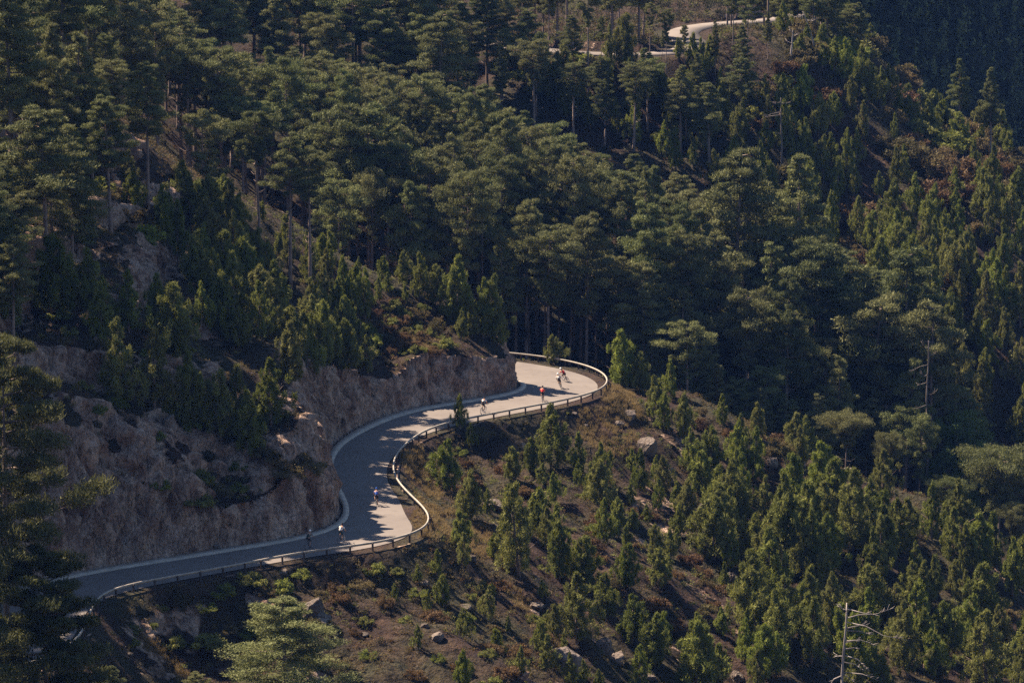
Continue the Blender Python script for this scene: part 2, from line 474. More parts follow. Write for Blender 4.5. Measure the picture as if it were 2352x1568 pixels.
w((0, 600, 27), (-35, 600, 36), (30, 600, 27), (44, 600, 20), (-80, 560, 45), (-100, 640, 62), (0, 660, 50), (-50, 660, 62), (75, 585, -12), (95, 600, -24), (110, 585, -20), (60, 615, -4), (90, 640, -34), (40, 660, 10))
for k in range(6, len(RL) - 40, 13): w((*RL[k], -0.4))
for k in range(4, len(UC), 12): w((*UC[k], UPZ))
CT = np.array(ctl)

def tps_fit(P, lam=0.6):
    n = len(P)
    x, y = P[:, 0] / 50, P[:, 1] / 50
    r2 = (x[:, None] - x) ** 2 + (y[:, None] - y) ** 2
    K = r2 * np.log(r2 + 1e-9) * 0.5 + np.eye(n) * lam * 1e-3
    Q = np.c_[np.ones(n), x, y]
    A = np.block([[K, Q], [Q.T, np.zeros((3, 3))]])
    return np.linalg.solve(A, np.r_[P[:, 2], 0, 0, 0])
TW = tps_fit(CT)

def tps(x, y):
    x, y = np.clip(np.ravel(x), -105, 120) / 50, np.clip(np.ravel(y), 170, 670) / 50
    out = np.empty(len(x)); cx, cy = CT[:, 0] / 50, CT[:, 1] / 50
    n = len(CT)
    for s in range(0, len(x), 20000):
        a, b = x[s:s + 20000, None], y[s:s + 20000, None]
        r2 = (a - cx) ** 2 + (b - cy) ** 2
        out[s:s + 20000] = (r2 * np.log(r2 + 1e-9) * 0.5) @ TW[:n] + TW[n] + TW[n + 1] * a[:, 0] + TW[n + 2] * b[:, 0]
    return out

def land(x, y):
    """height of the ground and how far each point lies from the road shelf"""
    shp = x.shape; x, y = x.ravel(), y.ravel()
    z = tps(x, y)
    # stepped, craggy ground on the left of the spur
    crag = sstep(-8, -22, x) * sstep(408, 380, y) * sstep(285, 300, y) * (1 - sstep(-36, -30, x) * sstep(338, 348, y))
    hq = z / 5.5 + 0.9 * fbm(x / 14, y / 14, seed=5)
    zt = 5.5 * (np.floor(hq) + sstep(0.45, 0.95, hq - np.floor(hq)) - 0.9 * fbm(x / 14, y / 14, seed=5))
    z = z + crag * 0.75 * np.clip(zt - z, -3, 3)
    # small ribs and gullies below the road and on the far slope
    below = sstep(-25, 0, x) * sstep(420, 400, y)
    z = z + below * 2.4 * (np.abs(fbm((x * .8 + y * .55) / 11, (y * .8 - x * .5) / 40, seed=21)) - 0.25) * 2
    z = z + 0.55 * fbm(x / 5, y / 5, seed=9) + 0.25 * fbm(x / 1.4, y / 1.4, seed=12)
    far = sstep(450, 500, y)
    z = z + far * 2.2 * fbm(x / 22, y / 30, seed=31)
    # wooded mountain behind, steepened to the left so its own slope keeps it in shade
    k = sstep(655, 720, y)
    zk = -60 + 1.5 * np.clip((x - 96) * -0.87 + (y - 735) * 0.5 + 30, 0, 190) + 3 * fbm(x / 30, y / 30, seed=41)
    z = z * (1 - k) + zk * k
    # ground towards the camera: the opposite slope it stands on
    c0 = sstep(105, -45, y)
    z = z * (1 - c0) + 74.0 * c0
    d = np.full(x.shape, 60.0); du = d.copy()
    nb = (x > -75) & (x < 35) & (y > 265) & (y < 455)
    d[nb] = np.where(inside(CORR, x[nb], y[nb]), 0, dist_line(CORR, x[nb], y[nb], True))
    ub = (x > -70) & (x < 75) & (y > 505) & (y < 640)
    du[ub] = np.where(inside(UCORR, x[ub], y[ub]), 0, dist_line(UC, x[ub], y[ub]) - 4.0)
    du = np.maximum(du, 0)
    cut = 0.45 * fbm(x / 3.0, y / 3.0, seed=51)
    hi = -0.06 + (3.3 + cut * 1.5) * np.maximum(0, d - 0.5 - 0.5 * cut)
    lo = -0.06 - 1.0 * np.maximum(0, d - 0.8)
    steep = np.where((z > hi - 0.4) & (d > 0.35) & (d < 9), 1.0, 0.0)
    z = np.clip(z, np.where(d < 40, lo, -999), np.where(d < 40, hi, 999))
    z = np.clip(z, np.where(du < 25, UPZ - 0.06 - 1.0 * np.maximum(0, du - .6), -999), UPZ - 0.06 + 2.4 * np.maximum(0, du - .6))
    return z.reshape(shp), d.reshape(shp), du.reshape(shp), steep.reshape(shp)

def axis(*parts):
    a = [np.arange(p, q, s) for p, q, s in parts]
    return np.unique(np.round(np.concatenate(a + [[parts[-1][1]]]), 3))
GX = axis((-900, -300, 60), (-300, -110, 10), (-110, -66, 1.2), (-66, 6, .28), (6, 70, .5), (70, 130, 1.2), (130, 300, 10), (300, 900, 60))
GY = axis((-60, 180, 12), (180, 260, 3), (260, 300, 1.0), (300, 412, .28), (412, 450, .7), (450, 600, .9), (600, 660, 2), (660, 880, 4), (880, 1600, 40))
XX, YY = np.meshgrid(GX, GY)
ZZ, DD, DU, ST = land(XX, YY)

def height(x, y):
    x, y = np.asarray(x, float), np.asarray(y, float)
    i = np.clip(np.searchsorted(GX, x) - 1, 0, len(GX) - 2); j = np.clip(np.searchsorted(GY, y) - 1, 0, len(GY) - 2)
    fx = (x - GX[i]) / (GX[i + 1] - GX[i]); fy = (y - GY[j]) / (GY[j + 1] - GY[j])
    return (ZZ[j, i] * (1 - fx) + ZZ[j, i + 1] * fx) * (1 - fy) + (ZZ[j + 1, i] * (1 - fx) + ZZ[j + 1, i + 1] * fx) * fy

def ground(px, py, y0=255.0, y1=900.0):
    """first point of the ground seen through a pixel"""
    d = ray(px, py)
    Y = np.arange(y0, y1, 0.25)
    x, z = d[0] / d[1] * Y, CAM_Z + d[2] / d[1] * Y
    hit = np.nonzero(z < height(x, Y))[0]
    k = hit[0] if len(hit) else len(Y) - 1
    return np.array((x[k], Y[k], float(height(x[k], Y[k]))))

# ------------------------------------------------------------------ terrain mesh: broken rock where it is steep
gy_, gx_ = np.gradient(ZZ, GY, GX)
slope = np.hypot(gx_, gy_)
crag = sstep(-8, -24, XX) * sstep(412, 380, YY) * sstep(285, 300, YY)
rockm = np.clip(sstep(0.85, 1.5, slope) * sstep(0.3, 1.0, DD), 0, 1)
rib = sstep(0.18, 0.0, np.abs(fbm((XX * .8 + YY * .55) / 11, (YY * .8 - XX * .5) / 40, seed=21)))
rockm = np.maximum(rockm, 0.55 * rib * sstep(-10, 5, XX) * sstep(425, 405, YY) * sstep(1.5, 4, DD) * (fbm(XX / 6, YY / 6, seed=77) > 0.05))
rockm = np.maximum(rockm, 0.62 * crag * sstep(1, 3, DD) * sstep(-0.15, 0.15, fbm(XX / 3.5, YY / 3.5, seed=78)) * sstep(0.35, 0.7, slope))
rockm = np.maximum(rockm, ST)
hx, hy = -gx_ / (slope + 1e-6), -gy_ / (slope + 1e-6)
for _ in range(3):                                  # even out the direction the faces look in
    hx[1:-1, 1:-1] = (hx[1:-1, :-2] + hx[1:-1, 2:] + hx[:-2, 1:-1] + hx[2:, 1:-1] + hx[1:-1, 1:-1]) / 5
    hy[1:-1, 1:-1] = (hy[1:-1, :-2] + hy[1:-1, 2:] + hy[:-2, 1:-1] + hy[2:, 1:-1] + hy[1:-1, 1:-1]) / 5
near = (YY > 262) & (YY < 455) & (XX > -95) & (XX < 100) & (rockm > 0.02)
xn, yn, zn = XX[near], YY[near], ZZ[near]
rid = (1 - np.abs(fbm(xn / 2.6, yn / 2.6, zn / 4.2, seed=61))) ** 2 - 0.55
blk = noise(np.floor(xn / 1.3 + noise(xn, yn, zn, 3)), np.floor(yn / 1.3), np.floor(zn / 1.9 + noise(xn, yn, zn, 8)), seed=64)
joint = np.minimum(np.abs(fbm(xn / 1.6, yn / 1.6, zn / 8.0, seed=83)), 0.18) / 0.18
push = (0.75 * (joint - 0.8) + 1.5 * rid + 0.5 * blk + 0.5 * fbm(xn / 1.1, yn / 1.1, zn / 1.8, seed=67)) * rockm[near] * sstep(0.3, 1.3, DD[near]) * 1.05
PX, PY, PZ = XX.copy(), YY.copy(), ZZ.copy()
PX[near] += hx[near] * push; PY[near] += hy[near] * push; PZ[near] += 0.25 * push
ny, nx = XX.shape
idx = np.arange(nx * ny).reshape(ny, nx)
Q = np.stack([idx[:-1, :-1], idx[:-1, 1:], idx[1:, 1:], idx[1:, :-1]], -1).reshape(-1, 4)
V = np.stack([PX, PY, PZ], -1).reshape(-1, 3)
attr = np.clip(rockm, 0, 1).ravel()
fr = attr[Q].mean(1)
fcy = YY.ravel()[Q].mean(1); fcx = XX.ravel()[Q].mean(1)
isrock = (fr > 0.5) & (fcy < 440) & (fcy > 285) & (fcx < 8)
def sub_mesh(name, mask):
    f = Q[mask]; used, inv = np.unique(f, return_inverse=True)
    me = np_mesh(name, V[used], inv.reshape(-1, 4), smooth=(name != "rock_face"))
    a = me.attributes.new("rock", 'FLOAT', 'POINT'); a.data.foreach_set("value", attr[used].astype(np.float32))
    return me
structure(link("hillside", sub_mesh("hillside", ~isrock), M["earth"]))
structure(link("rock_face", sub_mesh("rock_face", isrock), M["earth"]))

# ------------------------------------------------------------------ road, kerb strip
def flat_poly(name, P, z):
    tri = tessellate_polygon([[Vector((p[0], p[1], 0)) for p in P]])
    me = bpy.data.meshes.new(name)
    tri = [t if np.cross(P[t[1]] - P[t[0]], P[t[2]] - P[t[0]]) > 0 else t[::-1] for t in tri]
    me.from_pydata([(p[0], p[1], z) for p in P], [], tri); me.update(); return me
structure(link("road", flat_poly("road", np.r_[GI, AS[::-1]], 0.0), M["asphalt"]))
def ribbon(A, B, za, zb, name):
    n = max(len(A), len(B))
    def rs(P):
        d = np.r_[0, np.cumsum(np.hypot(*np.diff(P, axis=0).T))]
        s = np.linspace(0, d[-1], n); return np.c_[np.interp(s, d, P[:, 0]), np.interp(s, d, P[:, 1])]
    A, B = rs(A), rs(B)
    V = np.r_[np.c_[A, np.full(n, za)], np.c_[B, np.full(n, zb)], np.c_[A, np.full(n, za - .3)], np.c_[B, np.full(n, zb - .3)]]
    k = np.arange(n - 1)
    F = np.concatenate([np.stack([k, k + 1, k + 1 + n, k + n], -1), np.stack([k + n, k + n + 1, k + 3 * n + 1, k + 3 * n], -1), np.stack([k + 2 * n, k + 2 * n + 1, k + 1, k], -1)])
    return np_mesh(name, V, F)
GIk = GI.copy()
structure(link("kerb", ribbon(GO, GI, 0.16, 0.05, "kerb"), M["concrete"]))
ua, ub_ = offset(UC, 2.5), offset(UC, -2.5)
structure(link("upper_road", ribbon(ua, ub_, UPZ + .02, UPZ + .02, "upper_road"), M["asphalt"]))

# ------------------------------------------------------------------ guard rails: a rail and its posts
def guard_rail(P, z0, label, spacing, h=RAIL_H, skip=None):
    root = empty("guard_rail", (P[0][0], P[0][1], z0))
    tag(root, label, "guard rail")
    base = np.array((P[0][0], P[0][1], z0))
    n = len(P)
    I, O = offset(P, 0.07), offset(P, -0.07)
    V, F = [], []
    prof = [(I, h - .19), (I, h - .03), (offset(P, .045), h), (offset(P, -.045), h), (O, h - .03), (O, h - .19)]
    m = len(prof)
    for k in range(n):
        for A, z in prof: V.append((A[k][0] - base[0], A[k][1] - base[1], z))
    for k in range(n - 1):
        for j in range(m): F.append((k * m + j, k * m + (j + 1) % m, (k + 1) * m + (j + 1) % m, (k + 1) * m + j))
    link("rail", np_mesh("rail", V, F), M["rail"], root)
    d = np.r_[0, np.cumsum(np.hypot(*np.diff(P, axis=0).T))]
    post = MB().box((0, 0, -.05), (.15, .15, 1.5), 0, .02).mesh("post")
    post.materials.append(M["post"])
    off = offset(P, -0.16)
    T = np.gradient(P, axis=0)
    for s in np.arange(0.8, d[-1], spacing):
        k = int(np.searchsorted(d, s)); k = min(k, n - 1)
        o = bpy.data.objects.new("post", post); COL.objects.link(o); o.parent = root
        o.location = (off[k][0] - base[0], off[k][1] - base[1], 0); o.rotation_euler = (0, 0, math.atan2(T[k][1], T[k][0]))
    return root
def leng(P): return float(np.hypot(*np.diff(P, axis=0).T).sum())
guard_rail(RL, 0.0, "long pale rail on dark posts along the outer edge of the winding lower road", max(1.75, leng(RL) / 98.0))
# rails of the upper road
def upper_rail(i0, i1, side, label):
    P = offset(UC, side)[i0:i1]
    guard_rail(P if side < 0 else P, UPZ, label, 2.0)
# ------------------------------------------------------------------ trees and bushes: one of each kind, then copies
def leaves(C, Rr, n_per, L, W, rng, up=0.4, out=0.6, flat=0.0):
    """needle tufts: thin triangles spread through ellipsoid clumps with centres C and radii Rr"""
    C = np.repeat(np.asarray(C, float), n_per, 0); Rr = np.repeat(np.asarray(Rr, float), n_per, 0)
    n = len(C)
    d = rng.normal(size=(n, 3)); d /= np.linalg.norm(d, axis=1)[:, None]
    rad = rng.random(n) ** 0.45
    P = C + d * Rr * rad[:, None]
    dirn = d * out + rng.normal(size=(n, 3)) * 0.55 + np.array((0, 0, up))
    dirn[:, 2] *= (1 - flat)
    dirn /= np.linalg.norm(dirn, axis=1)[:, None]
    nrm = d / (Rr / Rr.max(1)[:, None]) ** 0.7 + np.array((0, 0, 0.35)); nrm /= np.linalg.norm(nrm, axis=1)[:, None]
    s = np.cross(dirn, nrm + rng.normal(size=(n, 3)) * 0.42); s /= np.linalg.norm(s, axis=1)[:, None] + 1e-9
    l = L * (0.6 + 0.8 * rng.random(n))[:, None]; w = W * (0.6 + 0.8 * rng.random(n))[:, None]
    V = np.stack([P - s * w - dirn * l * .4, P + s * w - dirn * l * .4, P + dirn * l * .6], 1).reshape(-1, 3)
    return V

def leaf_mesh(name, V):
    return np_mesh(name, V, np.arange(len(V)).reshape(-1, 3))

def pine_variant(h, base, rmax, seed, shape="broad", pads=1.0, lean=0.0, n_br=46, dead=8, leaf=(0.40, 0.055), n_leaf=170, thin=1.0):
    """old forest pine: bare trunk, layered plates of needles -> (trunk mesh, crown mesh); height h in metres"""
    rng = np.random.default_rng(seed)
    tr = MB()
    lx, ly = rng.normal(size=2) * 0.02 * h + lean * h
    def axis_at(z):
        t = z / h
        return np.array((lx * t * t + 0.10 * math.sin(t * 5 + seed), ly * t * t * .4 + 0.10 * math.cos(t * 4 + seed * 2), z))
    zs = np.linspace(-0.8, h * 0.97, 12)
    r0 = 0.0125 * h + 0.05
    tr.tube([axis_at(z) for z in zs], [max(0.03, r0 * (1.25 if z < 0 else 1) * (1 - max(z, 0) / h) ** 0.75) for z in zs], 8)
    C, Rr = [], []
    zb = h * base
    for i in range(n_br):
        t = (i + rng.random()) / n_br
        z = zb + t * (h - zb) * 0.985
        if shape == "broad":   prof = min(1, 0.45 + 2.2 * t) * (1 - t) ** 0.62 * 1.15 + 0.10
        elif shape == "flat":  prof = (0.30 + 0.85 * sstep(0.15, 0.7, t)) * (1 - max(0, t - 0.72) / 0.28 * 0.55)
        else:                  prof = min(1, 0.55 + 1.6 * t) * (1 - t) ** 0.9 + 0.06
        prof = float(prof)
        Lb = rmax * prof * (0.55 + 0.55 * rng.random())
        az = i * 2.39996 + rng.normal() * 0.4
        rise = (0.02 + 0.30 * t) if shape != "flat" else 0.18
        d = np.array((math.cos(az), math.sin(az), 0))
        p0 = axis_at(z)
        tip = p0 + d * Lb + np.array((0, 0, Lb * rise))
        mid = p0 + d * Lb * .5 + np.array((0, 0, Lb * rise * .5 - 0.04 * Lb))
        tr.tube([p0, mid, tip], [0.012 * Lb + .035, .03, .012], 4)
        for f in ((1.0,) if Lb < 1.0 else (0.60, 1.0) if Lb < 2.4 else (0.42, 0.72, 1.0)):
            for q in range(1 if rng.random() < 0.45 else 2):
                sz = (0.46 + 0.18 * Lb * (0.7 + 0.5 * rng.random())) * pads
                sz = min(sz, 1.55 * pads)
                cpt = p0 + (tip - p0) * f + np.array((*(rng.normal(size=2) * 0.35 * sz), 0.12 * sz + rng.normal() * 0.12))
                C.append(cpt); Rr.append((sz, sz, sz * thin * (0.38 + 0.22 * rng.random())))
    for i in range(dead):                           # bare stubs below the crown
        z = h * (base * (0.45 + 0.55 * rng.random())); az = rng.random() * 6.28
        p0 = axis_at(z); Lb = rmax * (0.15 + 0.4 * rng.random())
        d = np.array((math.cos(az), math.sin(az), 0))
        tr.tube([p0, p0 + d * Lb * .5 + np.array((0, 0, -.05 * Lb)), p0 + d * Lb + np.array((0, 0, .18 * Lb))], [.06, .04, .015], 4)
    V = leaves(C, Rr, n_leaf, leaf[0], leaf[1], rng, up=0.45, out=0.4, flat=0.0)
    return tr.mesh("trunk", True), leaf_mesh("crown", V)

def young_variant(h, rmax, seed, taper=0.85, base=0.06, n_br=44, leaf=(0.36, 0.040), loose=0.0):
    """young pine: cone of upturned shoots down to the ground"""
    rng = np.random.default_rng(seed)
    tr = MB()
    zs = np.linspace(-0.5, h * .97, 7)
    wob = rng.normal(size=2) * 0.03 * h
    ax = lambda z: np.array((wob[0] * math.sin(z / h * 3), wob[1] * math.sin(z / h * 2.3), z))
    tr.tube([ax(z) for z in zs], [max(.02, (.018 * h + .02) * (1 - max(z, 0) / h) ** .8) for z in zs], 7)
    C, Rr = [], []
    side = rng.random(8) * 0.65 + 0.6
    for i in range(n_br):
        t = (i + rng.random()) / n_br
        z = h * (base + (1 - base) * t * .97)
        az = i * 2.39996 + rng.normal() * .35
        asym = side[int(az / 6.2832 * 8) % 8]
        Lb = rmax * asym * ((min(1, .6 + 2.5 * t)) * (1 - t) ** taper + .05) * (.45 + .75 * rng.random())
        d = np.array((math.cos(az), math.sin(az), 0))
        p0 = ax(z); tip = p0 + d * Lb + np.array((0, 0, Lb * (0.35 + .3 * t)))
        tr.tube([p0, (p0 + tip) / 2 - np.array((0, 0, .05 * Lb)), tip], [.03, .02, .01], 3)
        for f in ((.95,) if Lb < .6 else (.55, 1.0)):
            if rng.random() < loose: continue
            sz = .16 + .17 * Lb * (.5 + .8 * rng.random())
            sz = min(sz, .46)
            C.append(p0 + (tip - p0) * f + rng.normal(size=3) * .10)
            Rr.append((sz * .85, sz * .85, sz * (1.1 + 1.0 * rng.random())))
    C.append(ax(h * .97)); Rr.append((.16, .16, .4))
    V = leaves(C, Rr, 95, leaf[0], leaf[1], rng, up=0.75, out=0.4)
    return tr.mesh("trunk", True), leaf_mesh("crown", V)

def bush_mesh(name, r, hgt, seed, n=26, n_per=90, leaf=(0.16, 0.05)):
    rng = np.random.default_rng(seed)
    C, Rr = [], []
    for i in range(n):
        a, q = rng.random() * 6.283, rng.random() ** .55
        z = hgt * (0.15 + 0.75 * rng.random()) * math.sqrt(max(0.05, 1 - q * q * .85))
        s = r * (.20 + .18 * rng.random())
        C.append((r * q * math.cos(a), r * q * math.sin(a), z)); Rr.append((s, s, s * .85))
    return leaf_mesh(name, leaves(C, Rr, n_per, leaf[0], leaf[1], rng, up=.5, out=.7))

def leafy_variant(h, r, seed):
    rng = np.random.default_rng(seed)
    tr = MB(); C, Rr = [], []
    tr.tube([(0, 0, -.5), (.1, 0, h * .25), (0, .1, h * .5)], [.28, .22, .12], 8)
    for i in range(150):
        v = rng.normal(size=3); v /= np.linalg.norm(v); v[2] = abs(v[2]) * 1.05 - .25
        p = np.array((0, 0, h * .46)) + v * np.array((r, r, h * .5)) * (.55 + .45 * rng.random())
        tr.tube([(0, 0, h * (.2 + .2 * rng.random())), p * .6 + np.array((0, 0, h * .15)), p], [.09, .05, .02], 4)
        s = .8 + .5 * rng.random(); C.append(p); Rr.append((s, s, s * .7))
    return tr.mesh("trunk", True), leaf_mesh("crown", leaves(C, Rr, 130, .34, .12, rng, up=.1, out=.8))

KIND = {}
def add_kind(key, name, meshes, mats, h, r):
    for me, m in zip(meshes, mats): me.materials.append(m)
    KIND.setdefault(key, []).append((name, meshes, h, r))
for k, (h, b, r, sh, nb) in enumerate([(22, .42, 4.3, "broad", 44), (24, .50, 4.6, "broad", 42), (21, .38, 3.8, "cone", 48), (23, .55, 4.2, "flat", 34), (20, .45, 4.9, "broad", 40), (25, .46, 4.0, "cone", 50), (22, .52, 4.1, "flat", 32), (23, .40, 4.5, "broad", 46), (21, .5, 4.4, "cone", 42)]):
    add_kind("tall", "pine_tree", pine_variant(h, b, r, 100 + k, sh, n_br=nb), (M["bark"], M["tall"]), h, r)
for k, (h, b, r, sh) in enumerate([(22, .64, 3.7, "flat"), (23, .60, 3.9, "broad"), (24, .66, 3.4, "flat")]):
    add_kind("bare", "pine_tree", pine_variant(h, b, r, 140 + k, sh, n_br=24, dead=18), (M["bark"], M["tall"]), h, r)
for k, (h, b, r) in enumerate([(20, .62, 6.6), (22, .58, 7.2)]):
    add_kind("umbrella", "umbrella_pine", pine_variant(h, b, r, 160 + k, "flat", n_br=60, dead=4, pads=1.1), (M["bark"], M["tall"]), h, r)
for k, (h, b, r) in enumerate([(33, .12, 7.5), (30, .2, 6.8), (26, .10, 6.0)]):
    add_kind("full", "pine_tree", pine_variant(h, b, r, 180 + k, "broad", n_br=96, dead=4, pads=1.0, leaf=(.30, .042), n_leaf=190), (M["bark"], M["tall"]), h, r)
for k, (h, b, r, sh) in enumerate([(33, .60, 7.0, "broad"), (31, .56, 6.4, "broad"), (30, .60, 6.0, "broad")]):
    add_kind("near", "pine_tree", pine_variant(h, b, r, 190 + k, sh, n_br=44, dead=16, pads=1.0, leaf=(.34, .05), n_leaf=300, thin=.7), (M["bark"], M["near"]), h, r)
for k, (h, r, tp, ls) in enumerate([(6, 2.1, 1.0, .1), (7, 2.4, 1.15, .15), (5, 1.9, .9, .2), (6.5, 1.9, 1.1, .2), (5.5, 2.3, .95, .35), (7.5, 2.7, 1.1, .15), (6, 1.6, .85, .2), (5, 1.5, .65, .1), (6.5, 2.3, 1.2, .35), (7, 2.1, 1.25, .3)]):
    add_kind("young", "young_pine", young_variant(h, r, 200 + k, tp, n_br=64, loose=ls), (M["bark"], M["young"]), h, r)
for k, (r, h, mk) in enumerate([(1.3, 1.5, "olive"), (1.0, 1.3, "olive"), (1.5, 1.4, "olive"), (1.1, 1.0, "rust"), (1.4, 1.2, "rust"), (1.2, 1.6, "young"), (1.0, 1.0, "young")]):
    add_kind({"olive": "shrub_olive", "rust": "shrub_rust", "young": "shrub_green"}[mk], "shrub", (bush_mesh("shrub", r, h, 300 + k),), (M[mk],), h, r)
add_kind("leafy", "broadleaf_tree", leafy_variant(26, 6.2, 401), (M["bark"], M["leafy"]), 26, 6.2)

RNG = random.Random(7)
PLACED = []                                         # every plant with what its label is made from
def plant(key, P, h=None, wide=1.0, var=None, look=None, top=None):
    """put a plant at P; its height either h or from the picture row its tip reaches"""
    opts = KIND[key]
    name, meshes, h0, r0 = opts[(RNG.randrange(len(opts)) if var is None else var) % len(opts)]
    if top is not None:
        fz = P[1] * cp - (P[2] - CAM_Z) * sp
        _, py, _ = proj(*P); h = max(1.0, (py - top) * fz / FPX / cp)
    s = (h or h0) / h0
    sw = s * wide * RNG.uniform(.92, 1.08)
    rz = RNG.uniform(0, 6.283)
    if len(meshes) == 1:
        o = bpy.data.objects.new(name, meshes[0]); COL.objects.link(o)
        o.location = (P[0], P[1], P[2] - .12); o.rotation_euler = (0, 0, rz); o.scale = (sw, sw, s)
    else:
        o = empty(name, (P[0], P[1], P[2]), rz, (sw, sw, s))
        for me, part in zip(meshes, ("trunk", "crown")):
            ch = bpy.data.objects.new(part, me); COL.objects.link(ch); ch.parent = o
    top_px = proj(P[0], P[1], P[2] + (h or h0))
    PLACED.append(dict(o=o, key=key, h=(h or h0), w=r0 * sw * 2, px=float(top_px[0]), py=float(top_px[1]), look=look, P=tuple(P), f=float(top_px[2])))
    return o

def inpoly(P, x, y):
    return bool(inside(np.asarray(P, float), np.array([x], float), np.array([y], float))[0])
# ------------------------------------------------------------------ trees that can be told apart, where they stand
def G(px, py, y0=255.0, far=1e9):
    for k in range(40):
        P = ground(px, py + 3 * k, y0)
        if P[1] < far: return P
    return P
def behind(px, D):                                  # standing on ground that a nearer ridge hides
    x = (px - 1176) / FPX * D * 1.0
    x = (px - 1176.0) / FPX * (D * cp + 12)
    return np.array((x, D, float(height(x, D))))
# on the crest of the spur
for px, py, top, key, var, wd in ((340, 480, 148, "tall", 1, .95), (596, 588, 262, "bare", 0, .9), (668, 655, 312, "bare", 1, 1.0), (712, 690, 345, "bare", 2, 1.0),
                                  (130, 470, 60, "tall", 5, 1.0), (30, 460, -20, "tall", 0, 1.1)):
    plant(key, G(px, py, 262, 428), top=top, var=var, wide=wd)
# by the near left edge: big pines standing below the lower road
for px, D, top, key, var, wd in ((15, 262, 784, "near", 0, .68), (-80, 266, 985, "near", 1, .75), (105, 258, 1262, "near", 2, .78), (-60, 252, 1190, "near", 1, .7), (250, 280, 1528, "full", 2, 1.3), (450, 285, 1540, "full", 2, 1.3),
                                 (655, 288, 1372, "full", 2, 2.0), (1010, 292, 1600, "full", 2, 1.6), (30, 270, 1500, "full", 2, 1.3)):
    plant(key, behind(px, D), top=top, var=var, wide=wd)
# edge of the forest across the dip behind the bend: bare boles under a closed canopy
for px, D, top, key, var in ((1185, 447, 560, "bare", 0), (1215, 452, 470, "bare", 1), (1250, 446, 600, "bare", 2), (1285, 450, 520, "tall", 3), (1310, 446, 590, "bare", 0), (1335, 452, 500, "tall", 1), (1368, 448, 610, "bare", 1),
                             (1395, 455, 560, "tall", 4), (1430, 449, 620, "bare", 2), (1462, 455, 540, "tall", 0), (1500, 452, 600, "bare", 1), (1545, 458, 560, "tall", 6), (1590, 452, 640, "bare", 0), (1648, 446, 545, "tall", 1), (1690, 462, 352, "tall", 0),
                             (1840, 466, 360, "tall", 5), (1770, 455, 560, "tall", 2), (1885, 452, 560, "tall", 4), (1960, 458, 600, "tall", 1), (2080, 455, 580, "tall", 0), (2140, 446, 700, "bare", 1), (2010, 448, 690, "tall", 3),
                             (850, 449, 250, "bare", 1), (885, 446, 345, "bare", 0), (985, 447, 360, "bare", 2), (800, 448, 250, "bare", 2), (930, 452, 300, "bare", 1), (1040, 450, 400, "tall", 4), (1100, 448, 500, "bare", 0), (750, 452, 260, "tall", 1)):
    plant(key, behind(px, D), top=top, var=var)
# round the upper road
for px, D, top, key, var, wd in ((1350, 520, -30, "bare", 0, .7), (1330, 532, -120, "bare", 1, .8), (1490, 524, 10, "bare", 2, .8), (1528, 523, 25, "tall", 3, .55), (1618, 534, -110, "bare", 0, .9), (1600, 538, -90, "bare", 1, .8),
                                 (1712, 527, -20, "bare", 1, 1.05), (1680, 530, -40, "tall", 1, .7), (1232, 515, 78, "tall", 0, .8), (1150, 512, 105, "tall", 2, .9), (1010, 535, -70, "tall", 4, .8), (1090, 530, -20, "bare", 1, .8), (1260, 533, -60, "tall", 5, .7),
                                 (1420, 540, -100, "tall", 0, .8), (1200, 545, -90, "tall", 1, .8), (930, 530, 0, "tall", 3, .9), (1570, 526, 60, "tall", 3, .6), (1640, 525, 48, "tall", 2, .65), (1520, 527, 70, "tall", 2, .6), (1760, 528, 30, "tall", 5, .6), (1555, 527, 88, "young", 4, 1.0), (1590, 526, 78, "young", 1, 1.0), (1628, 526, 84, "young", 0, 1.0), (1440, 527, 62, "bare", 1, .7), (1380, 526, 40, "tall", 4, .6), (1120, 548, -80, "tall", 2, .8), (1500, 575, -90, "tall", 1, .8), (1750, 560, -70, "tall", 0, .7)):
    plant(key, behind(px, D), top=top, var=var, wide=wd)
for px, py, top, key, var, wd in ((2202, 345, 138, "tall", 5, .95), (2274, 372, 160, "tall", 2, .9)):
    plant(key, G(px, py), top=top, var=var, wide=wd)
# the valley to the right
for px, D, top, key, var, wd in ((1950, 424, 952, "umbrella", 0, .8), (2045, 425, 1000, "umbrella", 1, .6), (2190, 423, 1100, "umbrella", 1, .85), (2310, 426, 1040, "umbrella", 0, .75), (2120, 428, 962, "tall", 3, .6), (2345, 421, 1160, "umbrella", 1, .6), (2215, 440, 862, "leafy", 0, .9)):
    plant(key, behind(px, D), top=top, var=var, wide=wd)
